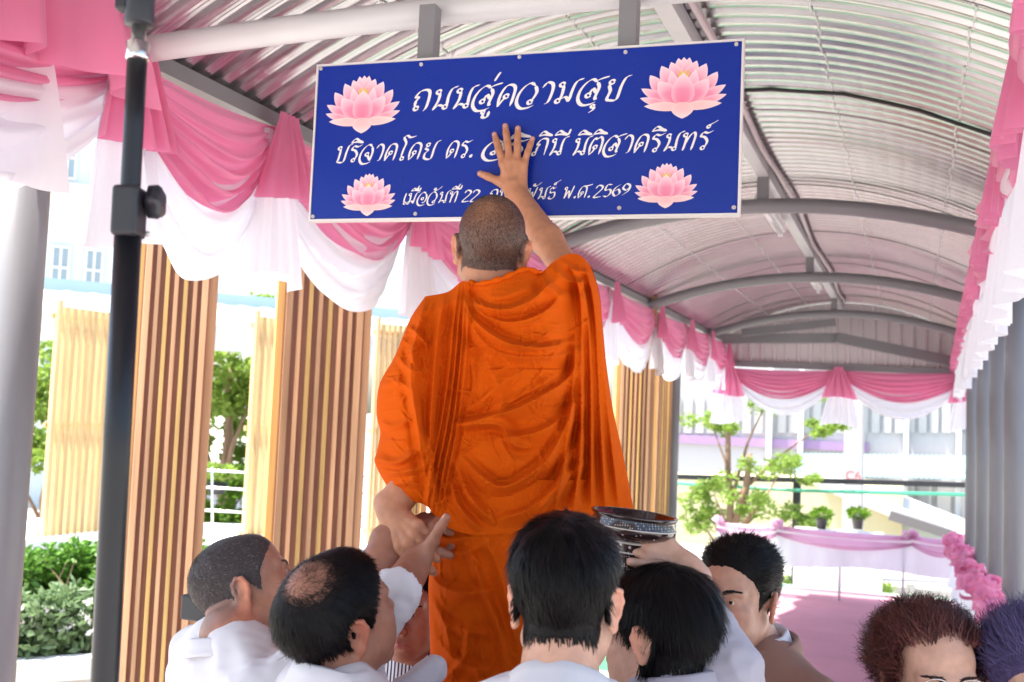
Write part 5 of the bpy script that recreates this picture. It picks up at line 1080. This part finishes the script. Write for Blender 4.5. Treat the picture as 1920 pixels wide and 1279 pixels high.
# --- foreground man, thick black hair
hc = atD(1060, 1136, 1.68); R = frame(13, -4, 2); nb = hc-R[:, 2]*.128-R[:, 1]*.05
p = Person('black haired man in a white shirt seen from behind in the middle foreground', hc, R, nb, 'light', 0, jaw=.98, full=1.03)
dress(p, M_wshirt, 10, sw=.19, col_r=.064, seed=3); p.finish()
def th_front(P): return .003+.015*np.clip((P[:, 2]-.02)/.08, 0, 1)
p.hair(BLK, th_front, 11000, .030, .0010, crown_flow((.01, -.05, .125)), lambda P: hairline(P, .085, -.078), neck=.02, lift=.07, droop=.12, seg=4, seed=11, jit=.16)
# --- balding man looking up
hc = atD(634, 1163, 1.93); R = frame(46, 22, -6); nb = atD(630, 1276, 1.90)
p = Person('balding man in a white shirt looking up, black hair round a bare crown', hc, R, nb, 'brown', 0, jaw=1.04, full=1.05)
cw, ww = atD(742, 1112, 2.10), atD(776, 1062, 2.19); el = atD(668, 1222, 2.10)
h_ = hand_sdf(ww, atD(803, 988, 2.27)-ww, A3(-.55, -.75, .1), 1, ((18, 22, 18), (14, 20, 16), (14, 20, 16), (14, 20, 18)), (-8, -2, 3, 8), (.92, .45, .1), -6, 1.02)
a_ = Sdf().cap(el, cw, .046, .042, .02).cap(cw, ww, .041, .031, .02); a_.p += h_.p; a_.nails = h_.nails; a_.joints = h_.joints; p.limb(a_, .0028)
hw2 = atD(812, 1256, 2.12)
sl = sleeve([nb+frame(50)[:, 0]*.16-ZU*.10, atD(660, 1250, 2.08), cw-nrm(cw-el)*.03, cw+nrm(cw-el)*.012], [.055, .050, .044, .046]); sl2 = sleeve([nb-frame(50)[:, 0]*.17-ZU*.09, atD(640, 1400, 2.05), hw2], [.05, .04, .026])
dress(p, M_wshirt, 45, sleeves=(sl, sl2), cuffs=((cw+nrm(cw-el)*.012, nrm(ww-cw)),), hang=(False, False), seed=5, col_r=.066, col_up=A3(0, 0, 1)); p.finish(brow=(.026, .005))
BC = A3(0, -.014, .042)+p.Rn.T @ nrm(-FH*.62+ZU*.60-RH*.30)*np.array([.078, .098, .088]); bald = lambda P: np.linalg.norm((P-BC)/np.array([.050, .046, .05]), axis=1)
def reg_bald(P): 
    d = bald(P); return np.where(P[:, 2] > .0, np.minimum(hairline(P, .088), (d-1.12)*.05+.003*vnoise(P*90, 1, 6)), hairline(P, .088))
p.hair(BLK, lambda P: .004+.008*np.clip(.11-P[:, 2], 0, .1)/.1, 10000, .024, .0009, crown_flow(BC, .0), reg_bald, lift=.12, droop=.08, seg=4, seed=12)
p.hair((.02, .014, .012), .0, 1500, .055, .0004, crown_flow(BC, .02), lambda P: np.where((bald(P)+.14*vnoise(P*150, 1, 4) > .72) & (bald(P) < 1.3), .01, -1), 'thin_hair', shell=False, lift=.2, droop=.0, seg=3, seed=13, jit=.5)
p.hair((.05, .035, .03), .0, 300, .06, .0003, crown_flow(BC, .02), lambda P: np.where(bald(P) < .9, .01, -1), 'thin_hair', shell=False, lift=.2, droop=.0, seg=3, seed=14, jit=.6)
# --- grey stubble man, profile looking up
hc = atD(464, 1112, 2.20); R = frame(68, 22, 17); nb = atD(438, 1190, 2.14)
p = Person('grey stubble haired man in a white shirt, profile turned up to the right', hc, R, nb, 'tan', 0, jaw=1.06, full=1.06, neck=.062, sc=.95)
e2, w2 = atD(692, 1128, 2.20), atD(742, 1000, 2.26)
fi = hand_sdf(w2, atD(785, 985, 2.28)-w2, A3(-.1, -.3, .9), 1, (52, 55, 58, 60), (-4, 0, 2, 5), (.75, .5, -.5), 30, 1.0)
a_ = Sdf().cap(e2, e2*.5+w2*.5, .050, .048, .02).cap(e2*.5+w2*.5, w2, .046, .032, .02); a_.p += fi.p; p.limb(a_, .003, tuple(A3(*SKIN['brown'])*1.05))
sl = sleeve([nb+frame(60)[:, 0]*.19-ZU*.09, atD(600, 1250, 2.02), e2-nrm(w2-e2)*.05], [.066, .062, .058])
dress(p, M_wshirt, 55, sleeves=(sl,), hang=(True, False), seed=8, sw=.2, col_r=.07, nocollar=True, chest=(.17, .12))
col = collar('collar', M_wshirt, p.root, nb-ZU*.035, R[:, 2]*.6+ZU*.4, frame(60)[:, 1], .073, .03, .03)
g = np.clip(hairline(p.hV, .078)/.02, 0, 1)[:, None]; p.hcol = p.hcol*(1-.5*g)+A3(.13, .12, .125)*.5*g
p.finish(brow=(.026, .005)); p.hair((.085, .07, .068), .0008, 9000, .007, .0005, crown_flow(), lambda P: hairline(P, .080), lift=.7, droop=0, seg=2, seed=14)
p.hair((.30, .29, .29), .0, 1500, .007, .00045, crown_flow(), lambda P: hairline(P, .080)-.01, 'grey_hair', shell=False, lift=.7, droop=0, seg=2, seed=15)
# --- man in striped shirt, facing us, half hidden
hc = atD(778, 1136, 2.72); R = frame(-162, -8, 3); nb = atD(790, 1240, 2.77)
p = Person('man in a navy striped shirt facing the camera between raised arms and the robe', hc, R, nb, 'brown', 0, eyes=.0022, full=1.1, jaw=1.08)
dress(p, M_stripe, -165, seed=9, hang=(True, True), sw=.19, col_r=.07); p.finish(brow=(.027, .004))
p.hair(BLK, .008, 5000, .03, .0009, crown_flow(), lambda P: hairline(P, .082), lift=.2, droop=.1, seed=16)
# --- person holding up the bowl
hc = atD(1238, 1206, 1.97); R = frame(-48, -10, -6); nb = atD(1276, 1286, 1.94)
p = Person('black haired person in a pale grey jacket lifting the dark inlaid bowl', hc, R, nb, 'light', 0, full=1.05)
e3 = atD(1366, 1262, 1.94); c3 = atD(1302, 1116, 2.02); w3 = atD(1288, 1066, 2.05)
h_ = hand_sdf(w3, atD(1238, 1030, 2.05)-w3, A3(.55, -.75, .25), -1, ((35, 40, 35), (38, 42, 36), (40, 42, 36), (42, 44, 36)), (-4, 0, 3, 8), (.50, .86, .15), 4, .92)
a_ = Sdf().cap(e3, c3, .045, .036, .02).cap(c3, w3, .036, .028, .02); a_.p += h_.p; a_.nails = h_.nails; a_.joints = h_.joints; p.limb(a_, .0028)
sl = sleeve([nb+frame(-40)[:, 0]*.17-ZU*.10, e3, c3], [.062, .058, .040])
dress(p, M_gshirt, -40, sleeves=(sl,), cuffs=((c3, nrm(w3-c3)),), hang=(True, False), seed=12, sw=.185, wr=.006, col_r=.07, col_up=ZU, collar_m=M_gshirt); p.finish(brow=(.026, .005))
def th_b(P): return .004+.013*np.clip((P[:, 2])/.09, 0, 1)
p.hair(BLK, th_b, 10000, .045, .0010, crown_flow((0, -.04, .125)), lambda P: np.maximum(hairline(P, .080, -.078), np.where((P[:, 1] < -.005) & (P[:, 2] > -.085), P[:, 2]+.085, -1)), neck=.02, lift=.08, droop=.3, seg=5, seed=17, jit=.16)
# --- the suited man
hc = atD(1384, 1128, 2.42); R = frame(-140, 2, 2); nb = atD(1414, 1212, 2.46)
p = Person('man in a brown suit and white collar gazing left with neat black hair', hc, R, nb, 'light', 0, eyes=.0028)
f = frame(-118)[:, 1]; dress(p, M_suit, -118, sw=.2, name='jacket', wr=.002, seed=15, col_r=.066, col_up=ZU, collar_m=M_wshirt, col_h=.045, trs=M_suit)
collar('lapel', M_suit, p.root, nb-ZU*.014, ZU, f, .086, .034, .085, .5, 1.15)
p.finish(brow=(.027, .006), look=(.25, .02))
def th_s(P): return .004+.016*np.clip((P[:, 2]-.05)/.06, 0, 1)
p.hair(BLK, th_s, 8000, .032, .0009, lambda P: np.c_[.25+0*P[:, 0], -.9-3*P[:, 1]*0, .25+0*P[:, 0]]+(P-A3(0, 0, .02))*np.array([2, 0, -3]), lambda P: hairline(P, .080), lift=.25, droop=.0, seg=4, seed=18)
# --- woman with curly brown hair and glasses
hc = atD(1740, 1279, 2.02); R = frame(177, -3, 0); nb = hc-R[:, 2]*.17-R[:, 1]*.03
p = Person('woman with big curly auburn hair and thin glasses at the bottom right', hc, R, nb, 'light', 0, full=1.02)
M_blouse = mat('cream_blouse', (.6, .5, .45), .7); dress(p, M_blouse, 178, sw=.165, seed=20); p.finish(brow=(.030, .004), browcol=(.03, .012, .012))
def curls(p, col, n, rx, c0, seed, face=.075, wav=.006, L=.045):
    r = np.random.default_rng(seed); mb = MB(); c0 = A3(*c0); N = nrm_rows(r.normal(size=(n*2, 3))); P = c0+N*rx*r.uniform(.6, 1.0, (n*2, 1))*(1+.07*vnoise(N*4, 1, seed))[:, None]
    ok = ~((P[:, 1] > .035) & (P[:, 2] < face+.010*np.cos(P[:, 0]*50)) & (np.abs(P[:, 0]) < .072)) & (P[:, 2] > -.12); P = P[ok][:n]; N = N[ok][:n]
    LC = nrm_rows(r.normal(size=(230, 3))); LT = r.normal(size=(230, 3)); near = np.argmax(N @ LC.T, axis=1); tone = r.uniform(.55, 1.7, 230)[near]
    T = nrm_rows(np.cross(N, LT[near])+N*.25+A3(0, -.35, .25)+np.cross(N, (LC[near]-N)*3.5)); T = np.where(((P[:, 1] > .01) & (P[:, 2] < face+.045) & (np.abs(P[:, 0]) < .075))[:, None], nrm_rows(np.c_[P[:, 0]*9, -.5+0*P[:, 0], 1.2+0*P[:, 0]]+.25*r.normal(size=P.shape)), T); strands(mb, P, N, T, L, .0009, col, r, 9, .30, .10, wav*.45, .16); mb.c = [tuple(q) for q in np.array(mb.c)*np.repeat(tone, 20)[:, None]]
    e = Sdf().ell(c0, A3(*rx)*.80); e.cut((0, .115, face-.10), (.085, .105, .105), k=.02); V, F = nets(lambda Q: e(Q)-.006*vnoise(Q, 70, 3), c0-A3(*rx)*1.1, c0+A3(*rx)*1.1, .006)
    mb.add(V, F, np.tile(A3(*col)*.55, (len(V), 1))); mb.v = [tuple(q) for q in p.toW(np.array(mb.v))]; return mb.build('hair', M_hair, p.root, True)
curls(p, (.075, .024, .020), 17000, (.110, .112, .102), (0, -.020, .052), 31, .086, .0075, .046)
M_wire = mat('glasses_wire', (.5, .42, .38), .25, .9); M_lens = bpy.data.materials.new('lens'); M_lens.use_nodes = True; b_ = M_lens.node_tree.nodes['Principled BSDF']; b_.inputs['Transmission Weight'].default_value = 1; b_.inputs['Roughness'].default_value = .02; b_.inputs['IOR'].default_value = 1.05
gl = thing('glasses', 'thin wire framed glasses on the curly haired woman', 'glasses', tuple(p.toW(A3(0, .11, .008))))
for x in (-1, 1):
    q = [p.toW(A3(x*.033+.026*math.cos(t), .108-.006*abs(math.cos(t)), .016+.020*math.sin(t))) for t in np.linspace(0, 2*math.pi, 29)]; MB().tube(q, .0017, 6).build('rim', M_wire, gl, True)
    MB().add(q[:-1], [tuple(range(28))]).build('lens', M_lens, gl); MB().tube([p.toW(A3(x*.059, .102, .012)), p.toW(A3(x*.072, .08, .014)), p.toW(A3(x*.08, -.01, .012))], .0012, 6).build('temple', M_wire, gl, True)
MB().tube([p.toW(A3(-.008, .108, .010)), p.toW(A3(0, .111, .012)), p.toW(A3(.008, .108, .010))], .0011, 6).build('bridge', M_wire, gl, True)
# --- woman with purple tinted hair, right edge
hc = atD(1948, 1312, 1.98); R = frame(-172, -2, 0); nb = hc-R[:, 2]*.17-R[:, 1]*.03
p = Person('woman with swept back purple grey hair at the right edge', hc, R, nb, 'fair', 0, full=1.02)
dress(p, M_blouse, -172, sw=.165, seed=21); p.finish(brow=(.030, .004))
p.hair((.085, .07, .16), lambda P: .010+.022*np.clip((P[:, 2])/.1, 0, 1), 9000, .055, .0008, lambda P: np.c_[P[:, 0]*2.5, -1+0*P[:, 0], .9-4*np.abs(P[:, 0])*0], lambda P: hairline(P, .072), lift=.35, droop=.05, seg=6, seed=22, wave=.003, jit=.25)
# ================================================================== bowl, tripod pole, camera with strap
ax = nrm(ZU+RH*.085-FH*.02); c = atD(1190, 962, 2.09)
bw = thing('offering_bowl', 'dark lacquer pedestal bowl with pearl inlay held up in one hand', 'bowl', tuple(c-ax*.15))
def inlay(name, sc, rnd, th, dark, lite):
    m = bpy.data.materials.new(name); m.use_nodes = True; N = m.node_tree.nodes; L = m.node_tree.links; b = N['Principled BSDF']; b.inputs['Roughness'].default_value = .16; b.inputs['Coat Weight'].default_value = .5
    tc = N.new('ShaderNodeTexCoord'); v = N.new('ShaderNodeTexVoronoi'); v.inputs['Scale'].default_value = sc; v.inputs['Randomness'].default_value = rnd; L.new(tc.outputs['Object'], v.inputs['Vector'])
    r = N.new('ShaderNodeValToRGB'); r.color_ramp.elements[0].position = th; r.color_ramp.elements[1].position = th+.06; r.color_ramp.elements[0].color = (*lite, 1); r.color_ramp.elements[1].color = (*dark, 1)
    L.new(v.outputs['Distance'], r.inputs[0]); L.new(r.outputs[0], b.inputs['Base Color']); return m
M_dots = inlay('dotted_inlay', 210, .15, .24, (.014, .007, .008), (.36, .30, .29)); M_vine = inlay('pearl_inlay', 85, 1., .22, (.020, .009, .010), (.45, .38, .38)); M_band = mat('pearl_band', (.5, .45, .42), .25); M_lac = mat('black_lacquer', (.012, .007, .008), .12, coat=.6)
rev = lambda pr: [(r_, -z_) for r_, z_ in pr]
mb = MB(); mb.lathe(rev([(.0001, .030), (.05, .028), (.074, .012), (.0805, .0015), (.0835, .0), (.0845, .003), (.079, .009)]), c, ax, 56); mb.build('rim', M_lac, bw, True)
mb = MB(); mb.lathe(rev([(.079, .009), (.0795, .013), (.083, .024)]), c, ax, 56); mb.build('dotted_collar', M_dots, bw, True)
mb = MB(); mb.lathe(rev([(.083, .0238), (.0845, .025), (.083, .0262)]), c, ax, 56); mb.lathe(rev([(.0455, .053), (.0475, .0545), (.046, .056)]), c, ax, 48); mb.lathe(rev([(.0435, .0715), (.0455, .073), (.0435, .0745)]), c, ax, 48); mb.build('pearl_band', M_band, bw, True)
mb = MB(); mb.lathe(rev([(.083, .0262), (.0825, .033), (.072, .043), (.055, .050), (.0455, .053)]), c, ax, 56); mb.build('belly', M_vine, bw, True)
mb = MB(); mb.lathe(rev([(.046, .056), (.0445, .064), (.0435, .0715)]), c, ax, 48); mb.build('waist', M_vine, bw, True)
mb = MB(); mb.lathe(rev([(.0435, .0745), (.041, .084), (.036, .094), (.040, .112), (.052, .132), (.062, .145), (.062, .15), (.0001, .15)]), c, ax, 48); mb.build('pedestal', M_dots, bw, True)
# light stand in the left foreground
M_stand = mat('black_anodised', (.012, .013, .017), .32, .2, noise=(3, .1)); M_chrome = mat('chrome', (.72, .70, .68), .18, .95); M_knob = mat('dark_plastic', (.022, .023, .03), .42)
a = atD(261, 40, 1.42); b = atD(196, 1279, 1.36); u = nrm(b-a); foot = b+u*(b[2]/-u[2]) if u[2] < 0 else b
st = thing('light_stand', 'tall black light stand pole with a knob clamp in the left foreground', 'stand', (foot[0], foot[1], 0))
at = lambda px, py: a+u*(np.dot(atD(px, py, 1.39)-a, u))
k0, k1, k2, k3 = at(258, 45), at(257, 100), at(240, 350), at(233, 440)
MB().tube([k1, (k1+k2)/2, k2, k3], .0128, 24).build('upper_tube', M_stand, st, True)
MB().tube([k3, (k3+b)/2, b, b+u*.4], .0172, 24).build('middle_tube', M_stand, st, True)
MB().tube([b+u*.4, b+u*.8, foot+ZU*.05], .0205, 24).build('lower_tube', M_stand, st, True)
mb = MB(); mb.lathe([(.0001, 0), (.0145, 0), (.0150, .004), (.0150, .022), (.0110, .026), (.0095, .027), (.0095, .05), (.0001, .05)], k1-u*.0, -u, 28); mb.build('chrome_spigot', M_chrome, st, True)
mb = MB(); mb.lathe([(.0001, 0), (.0175, 0), (.019, .004), (.0185, .05), (.015, .08), (.0001, .08)], k1-u*.046, -u, 24); mb.build('top_clamp', M_knob, st, True)
vr = nrm(np.cross(u, FH)); vr = vr if np.dot(vr, RH) > 0 else -vr; vf = nrm(np.cross(u, vr)); RB = np.array([vr, vf, -u]).T
q = k1-u*.085-vr*.022; mb = MB(); mb.box(q, (.016, .022, .04), RB); bevel(mb.build('clamp_lever', M_knob, st), .003)
q = (k2+k3)/2; mb = MB(); mb.box(q, (.034, .044, .066), RB); bevel(mb.build('clamp_body', M_knob, st), .006, 3)
kn = q+vr*.020-vf*.012-u*.016; pr = []
mb = MB(); n = 40
rows = []
for z_, rr_ in ((0, .012), (.002, .0205), (.014, .0215), (.018, .0185), (.0185, .0001)):
    rows.append([kn+vr*z_+(math.cos(t)*vf+math.sin(t)*u)*rr_*(1+.09*math.cos(5*t)) for t in np.linspace(0, 2*math.pi, n+1)])
mb.grid(rows); mb.tube([q+vr*.015-vf*.012-u*.016, kn+vr*.004], .007, 12); mb.build('knob', M_knob, st, True)
for s_ in (-1, 1): mb = MB(); mb.lathe([(.0001, .003), (.003, .003), (.004, 0)], q+u*.024+vr*.017*s_-vf*.022, -vf if np.dot(vf, FH) > 0 else vf, 12); mb.build('screw', M_screw, st, True)
for k in range(3):
    an = k*2.094+.5; d = RH*math.cos(an)+FH*math.sin(an); h0 = foot+ZU*.62; MB().tube([h0, foot+d*.25+ZU*.36, foot+d*.5+ZU*.012], .011, 10).build('leg', M_stand, st, True)
# compact camera on a neck strap behind the grey haired man
c = atD(376, 1140, 2.35); cm = thing('compact_camera', 'small dark camera with a wrist strap beside the grey haired man', 'camera', tuple(c))
RC = frame(20); mb = MB(); mb.box(c, (.085, .03, .055), RC); bevel(mb.build('camera_body', M_knob, cm), .006, 3)
mb = MB(); mb.lathe([(.0001, .03), (.018, .03), (.022, .026), (.022, 0)], c+RC[:, 1]*.01, RC[:, 1], 24); mb.build('lens', M_stand, cm, True)
s0 = c+RC[:, 0]*.035-ZU*.01; e_ = atD(384, 1215, 2.33); MB().tube(cr([s0, (s0+e_)/2+RH*.004, e_], 8), .0022, 8).build('strap', M_black, cm, True)
mb = MB(); mb.box(e_-ZU*.012, (.016, .006, .036), RC); bevel(mb.build('strap_tab', M_knob, cm), .003, 2)
